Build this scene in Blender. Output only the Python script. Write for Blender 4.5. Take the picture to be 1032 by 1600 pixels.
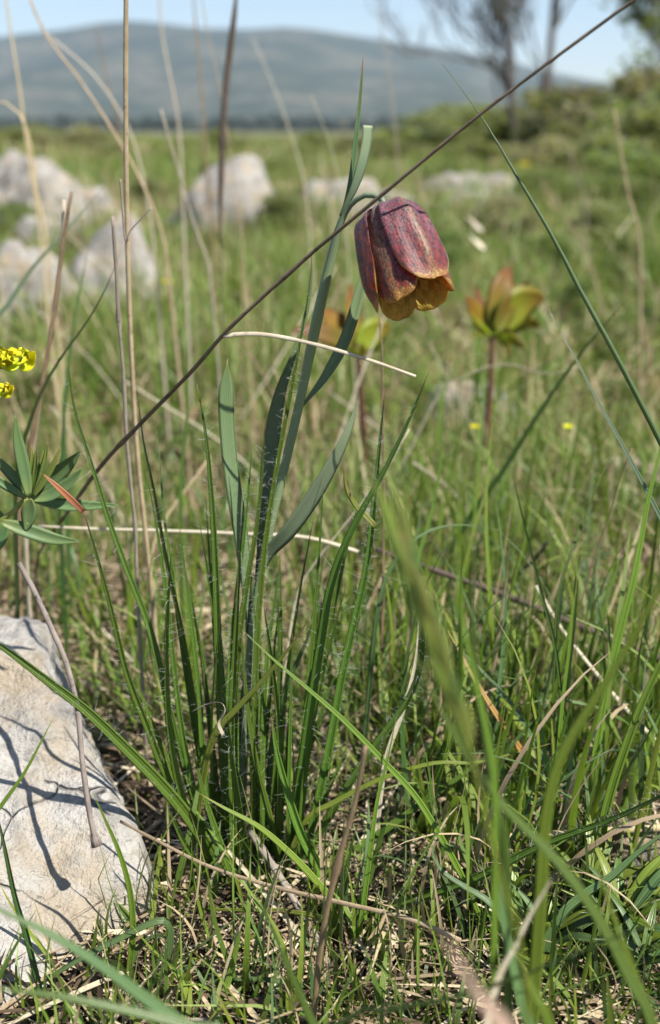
import bpy, bmesh, math, random
import numpy as np
from mathutils import Vector, Matrix, noise

random.seed(7)
rng = np.random.default_rng(11)
scene = bpy.context.scene
for o in list(bpy.data.objects):
    bpy.data.objects.remove(o)
COL = scene.collection
R = math.radians
PI = math.pi

# ------------------------------------------------------------------ camera
F = 1716.0                       # focal length in photo pixels (1600 tall)
CX, CY = 516.0, 800.0
PITCH = math.atan(595.0 / F)     # the horizon lies 595 px above the centre
CAM = Vector((0.0, 0.0, 0.28))
cam_d = bpy.data.cameras.new('camera')
cam = bpy.data.objects.new('camera', cam_d)
COL.objects.link(cam)
cam.location = CAM
cam.rotation_euler = (PI / 2 - PITCH, 0, 0)
cam_d.sensor_fit = 'VERTICAL'
cam_d.sensor_height = 24.0
cam_d.lens = 12.0 / (800.0 / F)
cam_d.clip_start = 0.01
cam_d.clip_end = 20000
cam_d.dof.use_dof = True
cam_d.dof.focus_distance = 0.376
cam_d.dof.aperture_fstop = 5.8
cam_d.dof.aperture_blades = 7
scene.camera = cam

# ------------------------------------------------------------------ light
SUN = Vector((0.48, -0.34, 0.80)).normalized()
world = bpy.data.worlds.new('World')
scene.world = world
world.use_nodes = True
wn = world.node_tree
wn.nodes.clear()
sky = wn.nodes.new('ShaderNodeTexSky')
sky.sky_type = 'NISHITA'
sky.sun_disc = False
sky.sun_elevation = math.asin(SUN.z)
sky.sun_rotation = math.atan2(SUN.x, SUN.y)
sky.altitude = 600
sky.air_density = 1.0
sky.dust_density = 0.6
sky.ozone_density = 1.6
bg = wn.nodes.new('ShaderNodeBackground')
bg.inputs['Strength'].default_value = 0.082
wo = wn.nodes.new('ShaderNodeOutputWorld')
wn.links.new(sky.outputs[0], bg.inputs[0])
wn.links.new(bg.outputs[0], wo.inputs[0])
sun_d = bpy.data.lights.new('sun', 'SUN')
sun_d.energy = 5.0
sun_d.angle = R(0.53)
sun_d.color = (1.0, 0.955, 0.88)
sun = bpy.data.objects.new('sun', sun_d)
COL.objects.link(sun)
sun.location = (1, 0, 3)
sun.rotation_euler = (-SUN).to_track_quat('-Z', 'Y').to_euler()

scene.view_settings.view_transform = 'Standard'
scene.view_settings.look = 'None'
scene.view_settings.exposure = 0.92
scene.view_settings.gamma = 1.0
scene.view_settings.use_curve_mapping = False
scene.render.engine = 'CYCLES'
scene.cycles.use_denoising = True
scene.cycles.max_bounces = 8
scene.cycles.transparent_max_bounces = 8
scene.cycles.volume_bounces = 1

# ------------------------------------------------------------------ helpers
SP, CP = math.sin(PITCH), math.cos(PITCH)


def ray(px, py):
    x = (px - CX) / F
    y = -(py - CY) / F
    return Vector((x, CP + y * SP, -SP + y * CP))


def P(px, py, D):
    """World point at horizontal distance D seen at photo pixel px, py."""
    d = ray(px, py)
    return CAM + d * (D / d.y)


def depth(p):
    return (p - CAM).dot(Vector((0, CP, -SP)))


def ss(a, b, x):
    t = min(1.0, max(0.0, (x - a) / (b - a)))
    return t * t * (3 - 2 * t)


def ground_z(x, y):
    r = math.hypot(x, y)
    z = 0.0
    if r < 30:
        z += 0.010 * noise.noise(Vector((x * 6, y * 6, 1.3))) * ss(0.15, 0.5, r)
        z += 0.030 * noise.noise(Vector((x * 1.3, y * 1.3, 7.7))) * ss(0.6, 2.5, r)
        z += 0.07 * noise.noise(Vector((x * .35, y * .35, 3.1))) * ss(3.0, 9.0, r)
    # the meadow climbs gently to the right
    z += 0.55 * ss(2.0, 14.0, y) * ss(0.10, 0.60, x / max(y, .5)) * ss(4, 16, r)
    return z


def G(px, py):
    """Where the ground shows at photo pixel px, py."""
    d = ray(px, py)
    t = CAM.z / -d.z
    for _ in range(6):
        q = CAM + d * t
        t = (CAM.z - ground_z(q.x, q.y)) / -d.z
    return CAM + d * t


ORG = {}


def link(name, me, parent=None, origin=None, mats=()):
    o = bpy.data.objects.new(name, me)
    COL.objects.link(o)
    for m in mats:
        if m.name not in me.materials:
            me.materials.append(m)
    if parent is not None:
        o.parent = parent
        ORG[o.name] = ORG.get(parent.name, Vector())
    else:
        o.location = origin or (0, 0, 0)
        ORG[o.name] = Vector(origin) if origin is not None else Vector()
    return o


def tag(o, label, cat, group=None, kind=None):
    if label:
        o['label'] = label
    if cat:
        o['category'] = cat
    if group:
        o['group'] = group
    if kind:
        o['kind'] = kind
    return o


def thing(name, label, cat, loc, group=None):
    o = bpy.data.objects.new(name, None)
    o.empty_display_size = 0.01
    COL.objects.link(o)
    o.location = loc
    ORG[o.name] = Vector(loc)
    return tag(o, label, cat, group)


def mesh_from(verts, faces, uvs=None, smooth=True, name='m', matidx=None):
    me = bpy.data.meshes.new(name)
    me.from_pydata([tuple(v) for v in verts], [], faces)
    if uvs is not None:
        uvl = me.uv_layers.new(name='UVMap')
        idx = np.empty(len(me.loops), dtype=np.int32)
        me.loops.foreach_get('vertex_index', idx)
        uv = np.asarray(uvs, dtype=np.float32)[idx]
        uvl.data.foreach_set('uv', uv.ravel())
    if matidx is not None:
        me.polygons.foreach_set('material_index', np.asarray(matidx, dtype=np.int32))
    if smooth:
        me.polygons.foreach_set('use_smooth', np.ones(len(me.polygons), dtype=bool))
    me.update()
    return me


def catmull(pts, n):
    pts = [Vector(p) for p in pts]
    if len(pts) == 2:
        return [pts[0].lerp(pts[1], i / (n - 1)) for i in range(n)]
    ext = [pts[0] * 2 - pts[1]] + pts + [pts[-1] * 2 - pts[-2]]
    # arc-length style spacing
    seg = [(pts[i + 1] - pts[i]).length for i in range(len(pts) - 1)]
    tot = sum(seg)
    out = []
    for k in range(n):
        s = tot * k / (n - 1)
        i = 0
        while i < len(seg) - 1 and s > seg[i]:
            s -= seg[i]
            i += 1
        t = min(1.0, s / max(seg[i], 1e-9))
        p0, p1, p2, p3 = ext[i:i + 4]
        out.append(0.5 * ((2 * p1) + (p2 - p0) * t + (2 * p0 - 5 * p1 + 4 * p2 - p3) * t * t
                          + (3 * p1 - p0 - 3 * p2 + p3) * t ** 3))
    return out


def frames(path, roll=0.0, twist=0.0, face=None):
    """tangent, side, normal at every sample; the normal starts out facing the given direction."""
    n = len(path)
    out = []
    for i in range(n):
        a = path[max(0, i - 1)]
        b = path[min(n - 1, i + 1)]
        t = (b - a).normalized()
        ref = face if face is not None else Vector((0, -1, 0.35))
        nn = (ref - t * ref.dot(t))
        if nn.length < 1e-4:
            nn = Vector((1, 0, 0)) - t * t.x
        nn.normalize()
        ang = roll + twist * i / (n - 1)
        nn = Matrix.Rotation(ang, 3, t) @ nn
        out.append((t, t.cross(nn).normalized(), nn))
    return out


RING = {
    # cross-sections: (across, off the leaf plane), in half-widths
    'grass': [(-1, 0.10), (-.5, -.22), (0, -.38), (.5, -.22), (1, 0.10), (.5, -.34), (0, -.52), (-.5, -.34)],
    'flat': [(-1, 0.03), (-.5, -.07), (0, -.12), (.5, -.07), (1, 0.03), (.5, -.13), (0, -.19), (-.5, -.13)],
    'keel': [(-1, 0.35), (-.45, -.15), (0, -.30), (.45, -.15), (1, 0.35), (.62, -.30), (0, -.75), (-.62, -.30)],
    'tube': [(math.cos(k * PI / 4), math.sin(k * PI / 4)) for k in range(8)],
    'oval': [(math.cos(k * PI / 4), .45 * math.sin(k * PI / 4)) for k in range(8)],
}


def wprof(kind, v):
    if kind == 'grass':          # long taper to a point
        return (0.78 + 0.22 * min(1, v / .25)) * max(0.03, (1 - v ** 2.6)) ** .8
    if kind == 'blunt':          # strap leaf, rounded end
        return (0.55 + 0.45 * ss(0, .45, v)) * max(0.02, 1 - ss(.86, 1.0, v) ** 1.5)
    if kind == 'lance':          # narrow base, broad middle, pointed
        return max(.04, math.sin(PI * (0.06 + 0.94 * v) ** .85) ** .8)
    if kind == 'oblong':
        return max(.03, (ss(-.12, .4, v)) * (1 - ss(.55, 1.0, v) ** 1.3))
    if kind == 'cut':            # broken-off end
        return 0.45 + 0.55 * ss(0, .6, v)
    if kind == 'stalk':
        return 1.0 - 0.35 * v
    return 1.0


def sweep_mesh(path, width, sect='grass', prof='grass', roll=0.0, twist=0.0, face=None, org=Vector(),
               jitter=0.0, name='m', nodes=(), uvflip=False):
    n = len(path)
    fr = frames(path, roll, twist, face)
    ring = RING[sect]
    m = len(ring)
    V, U, Fc = [], [], []
    for i, p in enumerate(path):
        v = i / (n - 1)
        w = width * 0.5 * (prof(v) if callable(prof) else wprof(prof, v))
        for nv in nodes:
            w *= 1 + .7 * math.exp(-((v - nv) / .006) ** 2)
        if jitter:
            w *= 1 + jitter * noise.noise(p * 180)
        t, s, nn = fr[i]
        for k, (a, b) in enumerate(ring):
            V.append(p + s * (a * w) + nn * (b * w) - org)
            U.append(((a + 1) / 2, v))
    for i in range(n - 1):
        for k in range(m):
            a, b = i * m + k, i * m + (k + 1) % m
            Fc.append((a, b, b + m, a + m))
    Fc.append(tuple(reversed(range(m))))
    Fc.append(tuple(range((n - 1) * m, n * m)))
    return mesh_from(V, Fc, U, name=name)


def hair_mesh(path, width, count, length, org, v0=.05, v1=.97, roll=0.0, seed=0):
    """Fine white hairs standing off a leaf, thin three-sided bristles."""
    rr = random.Random(seed)
    fr = frames(path, roll)
    n = len(path)
    V, Fc = [], []
    for _ in range(count):
        v = rr.uniform(v0, v1)
        f = v * (n - 1)
        i = min(n - 2, int(f))
        p = path[i].lerp(path[i + 1], f - i)
        t, s, nn = fr[i]
        sg = rr.choice((-1, 1))
        a = rr.gauss(0, .8)
        d = (s * sg * math.cos(a) + nn * math.sin(a) + t * rr.uniform(-.5, .7)).normalized()
        w = width * .5 * wprof('grass', v)
        b = p + s * sg * w * .8 * abs(math.cos(a)) + nn * w * .25 * math.sin(a)
        L = length * rr.uniform(.45, 1.25)
        cv = Vector((rr.gauss(0, 1), rr.gauss(0, 1), rr.gauss(.2, 1))) * L * .5
        hw = rr.uniform(.000022, .000045)
        x = d.orthogonal().normalized()
        y = d.cross(x)
        base = len(V)
        for q, wd in ((0, 1.1), (.35, .9), (.7, .7), (1.0, .25)):
            c = b + d * L * q + cv * q * q - org
            for k in range(3):
                an = k * 2.094
                V.append(c + (x * math.cos(an) + y * math.sin(an)) * hw * wd)
        for r in range(3):
            for k in range(3):
                a0 = base + r * 3 + k
                b0 = base + r * 3 + (k + 1) % 3
                Fc.append((a0, b0, b0 + 3, a0 + 3))
    return mesh_from(V, Fc, smooth=True)


# ------------------------------------------------------------------ node helpers
class NT:
    def __init__(self, name):
        self.m = bpy.data.materials.new(name)
        self.m.use_nodes = True
        self.t = self.m.node_tree
        self.t.nodes.clear()
        self.out = self.t.nodes.new('ShaderNodeOutputMaterial')

    def n(self, typ, ins=None, **props):
        nd = self.t.nodes.new('ShaderNode' + typ)
        for k, v in props.items():
            setattr(nd, k, v)
        for k, v in (ins or {}).items():
            s = nd.inputs[k]
            if isinstance(v, bpy.types.NodeSocket):
                self.t.links.new(v, s)
            else:
                if s.type == 'RGBA' and len(v) == 3:
                    v = (*v, 1)
                s.default_value = v
        return nd

    def math(self, op, a, b=0.0, c=None, clamp=False):
        nd = self.n('Math', {0: a, 1: b} if c is None else {0: a, 1: b, 2: c}, operation=op)
        nd.use_clamp = clamp
        return nd.outputs[0]

    def mix(self, f, a, b, blend='MIX'):
        nd = self.n('Mix', data_type='RGBA', blend_type=blend)
        for s, v in ((nd.inputs[0], f), (nd.inputs[6], a), (nd.inputs[7], b)):
            if isinstance(v, bpy.types.NodeSocket):
                self.t.links.new(v, s)
            else:
                s.default_value = (*v, 1) if hasattr(v, '__len__') and len(v) == 3 else v
        return nd.outputs[2]

    def ramp(self, f, stops, interp='LINEAR'):
        nd = self.n('ValToRGB', {0: f})
        cr = nd.color_ramp
        cr.interpolation = interp
        while len(cr.elements) > 1:
            cr.elements.remove(cr.elements[-1])
        for i, (p, c) in enumerate(stops):
            e = cr.elements[0] if i == 0 else cr.elements.new(p)
            e.position = p
            c = (c, c, c) if not hasattr(c, '__len__') else c
            e.color = (*c, 1)
        return nd.outputs[0]

    def noise(self, vec, scale, detail=4, rough=.55, dist=0.0):
        return self.n('TexNoise', {'Vector': vec, 'Scale': scale, 'Detail': detail, 'Roughness': rough,
                                   'Distortion': dist}).outputs[0]

    def uv(self):
        sx = self.n('SeparateXYZ', {0: self.n('UVMap').outputs[0]})
        return sx.outputs[0], sx.outputs[1]

    def obj(self):
        return self.n('TexCoord').outputs['Object']

    def pos(self):
        return self.n('NewGeometry').outputs['Position']

    def rnd(self):
        return self.n('ObjectInfo').outputs['Random']

    def bump(self, h, strength, dist):
        return self.n('Bump', {'Height': h, 'Strength': strength, 'Distance': dist}).outputs[0]

    def surface(self, col, rough=.5, normal=None, spec=.4, trans=0.0, tcol=None, sheen=0.0, coat=0.0):
        ins = {'Base Color': col, 'Roughness': rough, 'Specular IOR Level': spec}
        if normal is not None:
            ins['Normal'] = normal
        if sheen:
            ins['Sheen Weight'] = sheen
            ins['Sheen Roughness'] = .5
        p = self.n('BsdfPrincipled', ins)
        sh = p.outputs[0]
        if trans:
            tr = self.n('BsdfTranslucent', {'Color': tcol if tcol is not None else col})
            if normal is not None:
                self.t.links.new(normal, tr.inputs['Normal'])
            mx = self.n('MixShader', {0: trans, 1: sh, 2: tr.outputs[0]})
            sh = mx.outputs[0]
        self.t.links.new(sh, self.out.inputs['Surface'])
        return self.m


def leaf_mat(name, stops, trans=.3, rough=.42, stripes=7, vary=.25, warm=(1.25, 1.1, .5), noise_scale=60, spec=.45,
             glow=(1.25, 1.35, .55), bump=.5):
    """Leaf blades: colour along the blade (UV v), lengthwise veins, plant-to-plant variation."""
    k = NT(name)
    u, v = k.uv()
    c = k.ramp(v, stops)
    ns = k.noise(k.obj(), noise_scale, 3)
    c = k.mix(k.math('MULTIPLY', ns, vary, clamp=True), c, k.mix(1.0, c, warm, 'MULTIPLY'))
    rn = k.rnd()
    hs = k.n('HueSaturation', {'Hue': k.math('MULTIPLY_ADD', rn, .03, .485), 'Saturation': 1.0,
                               'Value': k.math('MULTIPLY_ADD', rn, .35, .82), 'Color': c})
    c = hs.outputs[0]
    w = k.math('SINE', k.math('MULTIPLY', u, stripes * 2 * PI))
    c = k.mix(k.math('MULTIPLY_ADD', w, .10, .10), c, k.mix(1.0, c, (.6, .68, .6), 'MULTIPLY'))
    fl = k.noise(k.obj(), 900, 2)
    c = k.mix(k.math('MULTIPLY', k.math('GREATER_THAN', fl, .68), .35), c, k.mix(1.0, c, (1.5, 1.35, 1.0), 'MULTIPLY'))
    h = k.math('ADD', k.math('MULTIPLY', w, .5), k.math('MULTIPLY', k.noise(k.obj(), 700, 2), .6))
    nrm = k.bump(h, bump, .00025)
    return k.surface(c, rough, nrm, spec, trans, k.mix(1.0, c, glow, 'MULTIPLY'))


def dry_mat(name, a, b, dark=(.09, .06, .035), rough=.62, trans=.12, dark_amt=.72, scale=120):
    k = NT(name)
    u, v = k.uv()
    mp = k.n('Mapping', {'Vector': k.n('UVMap').outputs[0], 'Scale': (3, 40, 1)}).outputs[0]
    ns = k.noise(k.obj(), scale, 4, .6)
    c = k.mix(k.ramp(ns, [(.35, 0.0), (.65, 1.0)]), a, b)
    st = k.noise(k.n('Mapping', {'Vector': k.n('UVMap').outputs[0], 'Scale': (14, 1.5, 1)}).outputs[0], 1.0, 3)
    c = k.mix(k.math('MULTIPLY', k.ramp(st, [(.5, 0.0), (.68, 1.0)]), dark_amt), c, dark)
    sp = k.noise(k.obj(), 420, 3, .6)
    c = k.mix(k.math('MULTIPLY', k.ramp(sp, [(.58, 0.0), (.70, 1.0)]), dark_amt * .8), c, dark)
    rn = k.rnd()
    c = k.n('HueSaturation', {'Hue': k.math('MULTIPLY_ADD', rn, .02, .49), 'Saturation': 1,
                              'Value': k.math('MULTIPLY_ADD', rn, .45, .76), 'Color': c}).outputs[0]
    nrm = k.bump(k.math('ADD', st, k.math('MULTIPLY', sp, .5)), .5, .0003)
    return k.surface(c, rough, nrm, .3, trans)


M = {}
M['hairy'] = leaf_mat('hairy_leaf', [(0, (.10, .16, .045)), (.12, (.090, .165, .024)), (.75, (.086, .155, .024)),
                                     (.955, (.075, .13, .03)), (1, (.20, .12, .05))], trans=.22, stripes=4, rough=.38)
M['hairy_light'] = leaf_mat('young_leaf', [(0, (.13, .20, .05)), (.2, (.13, .24, .035)), (.9, (.12, .22, .035)),
                                           (1, (.22, .18, .06))], trans=.3, stripes=4, rough=.4)
M['glauc'] = leaf_mat('glaucous_leaf', [(0, (.12, .17, .09)), (.3, (.135, .190, .095)), (.92, (.135, .195, .088)),
                                        (1, (.16, .19, .05))], trans=.16, stripes=9, rough=.5, vary=.15, spec=.35,
                     glow=(1.0, 1.3, .5), bump=.3)
M['glauc_pale'] = leaf_mat('glaucous_leaf_pale', [(0, (.14, .19, .12)), (.5, (.22, .285, .18)), (.97, (.23, .29, .18)),
                                                  (1, (.3, .3, .2))], trans=.25, stripes=8, rough=.5, vary=.15, spec=.35, bump=.3)
M['glauc_stem'] = leaf_mat('glaucous_stem', [(0, (.15, .20, .10)), (.45, (.17, .23, .13)), (.8, (.18, .25, .11)),
                                             (1, (.15, .20, .14))], trans=.05, stripes=3, rough=.45, vary=.15, bump=.2)
M['brown_tip'] = leaf_mat('narrow_top_leaf', [(0, (.11, .17, .09)), (.5, (.075, .135, .06)), (.85, (.11, .13, .05)),
                                              (.94, (.17, .10, .045)), (1, (.13, .075, .04))], trans=.2, stripes=4)
GREEN = []
for i, (b, m, t) in enumerate([((.19, .25, .05), (.145, .225, .030), (.19, .25, .05)),
                               ((.14, .19, .05), (.102, .165, .034), (.14, .18, .05)),
                               ((.20, .24, .07), (.200, .265, .040), (.32, .28, .09)),
                               ((.15, .21, .09), (.115, .195, .075), (.18, .23, .10))]):
    GREEN.append(leaf_mat('grass_green_%s' % 'abcd'[i], [(0, b), (.25, m), (.85, m), (1, t)], trans=.34, stripes=4, rough=.36, spec=.55))
M['grass_dark'] = leaf_mat('grass_dark', [(0, (.08, .12, .035)), (.3, (.055, .115, .030)), (1, (.075, .12, .035))], trans=.25, stripes=4)
M['grass_rush'] = leaf_mat('grass_rush', [(0, (.07, .13, .035)), (.6, (.07, .13, .04)), (.97, (.10, .16, .07)),
                                          (1, (.22, .2, .10))], trans=.06, stripes=3, rough=.36)
M['grass_shine'] = leaf_mat('grass_shine', [(0, (.09, .15, .06)), (.6, (.10, .17, .09)), (1, (.2, .24, .18))], trans=.15, stripes=3, rough=.25, spec=.8)
M['grass_yellow'] = leaf_mat('grass_yellow', [(0, (.2, .22, .06)), (.4, (.17, .22, .045)), (1, (.30, .26, .07))], trans=.35, stripes=4)
M['orange_blade'] = leaf_mat('orange_blade', [(0, (.42, .20, .06)), (.5, (.42, .24, .08)), (1, (.52, .40, .20))], trans=.3, stripes=3,
                             glow=(1.3, .9, .5))
M['red_tip'] = leaf_mat('red_dead_tip', [(0, (.14, .04, .02)), (.5, (.30, .085, .04)), (1, (.34, .13, .07))], trans=.3, stripes=4, glow=(1.3, .7, .4))
M['straw'] = dry_mat('straw', (.50, .40, .25), (.38, .29, .165))
M['straw_pale'] = dry_mat('straw_pale', (.56, .50, .38), (.46, .39, .28), dark_amt=.35)
M['straw_grey'] = dry_mat('straw_grey', (.34, .29, .23), (.24, .20, .16))
M['straw_brown'] = dry_mat('straw_brown', (.27, .19, .11), (.18, .12, .07))
M['stalk_dark'] = dry_mat('stalk_dark', (.190, .145, .102), (.110, .082, .060), dark=(.030, .023, .018), dark_amt=.85)
M['twig'] = dry_mat('twig', (.15, .105, .085), (.095, .068, .055), dark=(.035, .026, .022), rough=.75, trans=0)
M['twig_grey'] = dry_mat('twig_grey', (.27, .225, .19), (.17, .14, .12), dark=(.045, .035, .03), rough=.75, trans=0)
M['red_stem'] = dry_mat('red_stem', (.15, .06, .04), (.10, .045, .03), rough=.5, trans=0)
M['hair'] = NT('leaf_hair').surface((.66, .68, .62), .4, None, .5, .25)


def pts(lst, D0):
    out = []
    for q in lst:
        out.append(P(q[0], q[1], q[2] if len(q) > 2 else D0))
    return out


def interp_D(lst, Da, Db):
    """Give the listed pixels distances running from Da (first) to Db (last)."""
    n = len(lst)
    return [P(x, y, Da + (Db - Da) * i / (n - 1)) for i, (x, y) in enumerate(lst)]


def grounded(p):
    """Carry a stalk's lower end on down into the ground."""
    a, b = p[-2], p[-1]
    gz = ground_z(b.x, b.y)
    if b.z > gz + .004:
        d = b - a
        if d.z < -1e-4:
            k = (b.z - gz + .006) / -d.z
            k = min(k, .3 / max(1e-4, d.length))
            e = b + Vector((d.x * .3, d.y * .3, d.z)) * k
        else:
            e = Vector((b.x, b.y, gz - .006))
        e.z = gz - .006
        p = p + [b.lerp(e, .5), e]
    return p


def strand(name, label, cat, lst, wpx, mat, sect='grass', prof='grass', n=28, roll=0.0, twist=0.0, ground=True,
           parent=None, jitter=0.0, nodes=(), world=False, group=None, face=None):
    """One blade or stalk, listed from its tip to its foot; built foot first."""
    p = [Vector(q) for q in lst] if world else list(lst)
    if ground:
        p = grounded(p)
    p = p[::-1]
    path = catmull(p, n)
    mid = path[len(path) // 2]
    w = wpx * depth(mid) / F
    org = ORG[parent.name] if parent is not None else path[0]
    me = sweep_mesh(path, w, sect, prof, roll, twist, face, org, jitter, name, nodes)
    o = link(name, me, parent, None if parent is not None else path[0], [mat])
    if parent is None:
        tag(o, label, cat, group)
    elif label:
        o['label'] = label
    o_path[o.name] = (path, w, roll)
    return o


o_path = {}

# ------------------------------------------------------------------ ground
def ground_mat():
    k = NT('soil_and_meadow')
    p = k.pos()
    y = k.n('SeparateXYZ', {0: p}).outputs[1]
    a = k.noise(p, 55, 6, .65)
    b = k.noise(p, 420, 4, .6)
    soil = k.ramp(a, [(.3, (.028, .020, .014)), (.5, (.052, .038, .026)), (.7, (.10, .075, .052))])
    soil = k.mix(k.ramp(b, [(.5, 0.0), (.62, .45)]), soil, (.18, .135, .09))
    c = k.noise(p, 1.1, 6, .6)
    turf = k.ramp(c, [(.35, (.075, .105, .032)), (.5, (.105, .125, .045)), (.66, (.19, .165, .085))])
    far = k.noise(p, .02, 5, .6)
    plain = k.ramp(far, [(.35, (.075, .085, .045)), (.5, (.12, .12, .06)), (.65, (.18, .165, .09))])
    f1 = k.n('MapRange', {0: y, 1: .9, 2: 2.2}).outputs[0]
    f2 = k.n('MapRange', {0: y, 1: 20, 2: 90}).outputs[0]
    col = k.mix(f2, k.mix(f1, soil, turf), plain)
    nrm = k.bump(k.math('ADD', a, k.math('MULTIPLY', b, .4)), .8, .004)
    return k.surface(col, .9, nrm, .15)


def build_ground():
    ys = np.concatenate([-np.geomspace(6, .15, 12), np.linspace(-.1, 1.2, 70), np.geomspace(1.23, 30, 70), np.geomspace(33, 5200, 40)])
    us = np.linspace(-1, 1, 111)
    us = np.sign(us) * np.abs(us) ** 1.5
    V, Fc = [], []
    for y in ys:
        half = 1.2 + 1.0 * abs(y) if y < 2000 else 3200
        half = min(half, 3200)
        for u in us:
            x = u * half
            V.append((x, y, ground_z(x, y)))
    m = len(us)
    for i in range(len(ys) - 1):
        for j in range(m - 1):
            a = i * m + j
            Fc.append((a, a + 1, a + 1 + m, a + m))
    me = mesh_from(V, Fc)
    o = link('ground', me, None, None, [ground_mat()])
    o['kind'] = 'structure'


build_ground()


# ------------------------------------------------------------------ mountain
RIDGE = [(-900, 150), (-400, 92), (-150, 70), (0, 58), (60, 50), (110, 45), (170, 34), (215, 31), (260, 35), (320, 43), (390, 45),
         (450, 41), (500, 46), (560, 56), (620, 66), (700, 76), (780, 92), (860, 112), (960, 132), (1080, 152), (1300, 172), (1700, 190)]
RX = [(p[0] - CX) / F / CP for p in RIDGE]


def ridge_z(x, Y):
    px = CX + x / Y * F * (CP + .36 * SP)
    py = np.interp(px, [r[0] for r in RIDGE], [r[1] for r in RIDGE])
    d = ray(px, py)
    return CAM.z + d.z / d.y * Y


def mountain_mat():
    k = NT('scrubby_mountain')
    p = k.pos()
    a = k.noise(p, .006, 8, .62)
    b = k.noise(p, .03, 6, .65)
    c = k.ramp(a, [(.40, (.020, .032, .020)), (.5, (.045, .055, .034)), (.60, (.105, .096, .066))])
    c = k.mix(k.ramp(b, [(.46, 0.0), (.56, .75)]), c, (.020, .032, .017))
    z = k.n('SeparateXYZ', {0: p}).outputs[2]
    top = k.n('MapRange', {0: k.math('ADD', z, k.math('MULTIPLY', b, 120)), 1: 330, 2: 420}).outputs[0]
    c = k.mix(k.math('MULTIPLY', top, .6), c, (.23, .18, .12))
    return k.surface(c, .95, None, .1)


def build_mountain():
    Yr, Yf = 3300.0, 1500.0
    nx, ny = 150, 60
    V, Fc = [], []
    for j in range(ny):
        q = j / (ny - 1)
        Y = Yf + (4600 - Yf) * q
        for i in range(nx):
            a = -1.02 + 2.04 * i / (nx - 1)
            x = a * 2300 * (.75 + .3 * q)
            hz = ridge_z(x / Y * Yr if Y < Yr else x, Yr)
            if Y < Yr:
                s = (Y - Yf) / (Yr - Yf)
                prof = s ** 1.25
            else:
                prof = 1 - ss(0, 1, (Y - Yr) / 1300.0) * .9
            ng = noise.fractal(Vector((x * .0022, Y * .0012, 2.2)), .9, 2.1, 5)
            z = hz * prof + ng * 42 * math.sin(PI * min(1, max(0, prof))) - 3 * (1 - prof)
            V.append((x, Y, z - 2.0 * (j == 0)))
    for j in range(ny - 1):
        for i in range(nx - 1):
            a = j * nx + i
            Fc.append((a, a + 1, a + 1 + nx, a + nx))
    o = link('mountain', mesh_from(V, Fc), None, None, [mountain_mat()])
    o['kind'] = 'structure'


build_mountain()


# ------------------------------------------------------------------ leaf clouds for woody plants
def leaf_cloud(centres, radii, n, size, squash=.8, seed=0, org=Vector(), aspect=2.0, shell=.55):
    g = np.random.default_rng(seed)
    ci = g.integers(0, len(centres), n)
    d = g.normal(size=(n, 3))
    d /= np.linalg.norm(d, axis=1)[:, None]
    rad = np.asarray(radii)[ci] * (shell + (1 - shell) * g.random(n)) * (0.75 + .5 * g.random(n))
    c = np.asarray(centres)[ci] + d * rad[:, None] * np.array([1, 1, squash]) - np.asarray(org)
    ax = g.normal(size=(n, 3)) + d * .6 + np.array([0, 0, .4])
    ax /= np.linalg.norm(ax, axis=1)[:, None]
    sd = np.cross(ax, g.normal(size=(n, 3)))
    sd /= np.linalg.norm(sd, axis=1)[:, None]
    L = size * (.6 + .8 * g.random(n))[:, None]
    w = L / aspect
    v = np.stack([c - ax * L * .5, c + sd * w * .5, c + ax * L * .5, c - sd * w * .5], 1).reshape(-1, 3)
    me = bpy.data.meshes.new('leaf_cloud')
    me.vertices.add(len(v))
    me.vertices.foreach_set('co', v.astype(np.float32).ravel())
    me.loops.add(n * 4)
    me.loops.foreach_set('vertex_index', np.arange(n * 4, dtype=np.int32))
    me.polygons.add(n)
    me.polygons.foreach_set('loop_start', np.arange(0, n * 4, 4, dtype=np.int32))
    at = me.attributes.new('tint', 'FLOAT', 'POINT')
    at.data.foreach_set('value', np.repeat(g.random(n), 4).astype(np.float32))
    me.update()
    me.validate()
    return me


def foliage_mat(name, a, b, c, trans=.35):
    k = NT(name)
    t = k.n('Attribute', attribute_name='tint').outputs['Fac']
    col = k.ramp(t, [(0, a), (.55, b), (1, c)])
    rn = k.rnd()
    col = k.n('HueSaturation', {'Hue': k.math('MULTIPLY_ADD', rn, .03, .485), 'Saturation': .82,
                                'Value': k.math('MULTIPLY_ADD', rn, .5, .75), 'Color': col}).outputs[0]
    return k.surface(col, .5, None, .35, trans, k.mix(1.0, col, (1.2, 1.3, .6), 'MULTIPLY'))


M['shrub_olive'] = foliage_mat('shrub_olive', (.16, .18, .06), (.22, .235, .08), (.27, .27, .11), trans=.55)
M['shrub_green'] = foliage_mat('shrub_green', (.14, .18, .045), (.19, .24, .06), (.24, .28, .08), trans=.55)
M['shrub_lime'] = foliage_mat('shrub_lime', (.16, .18, .055), (.215, .225, .075), (.25, .25, .10), trans=.55)
M['shrub_brown'] = foliage_mat('shrub_brown', (.19, .17, .10), (.25, .22, .13), (.30, .27, .16), trans=.55)
M['forest_dark'] = foliage_mat('forest_dark', (.012, .022, .012), (.018, .032, .015), (.03, .045, .02), trans=.1)
M['bark'] = dry_mat('dark_bark', (.13, .11, .095), (.085, .07, .06), dark=(.035, .029, .025), rough=.9, trans=0, scale=20)


def tube(path, r0, r1, org, sides='tube', name='m', jit=0):
    return sweep_mesh(path, 2 * r0, sides, lambda v: 1 + (r1 / r0 - 1) * v, org=org, jitter=jit, name=name)


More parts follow.
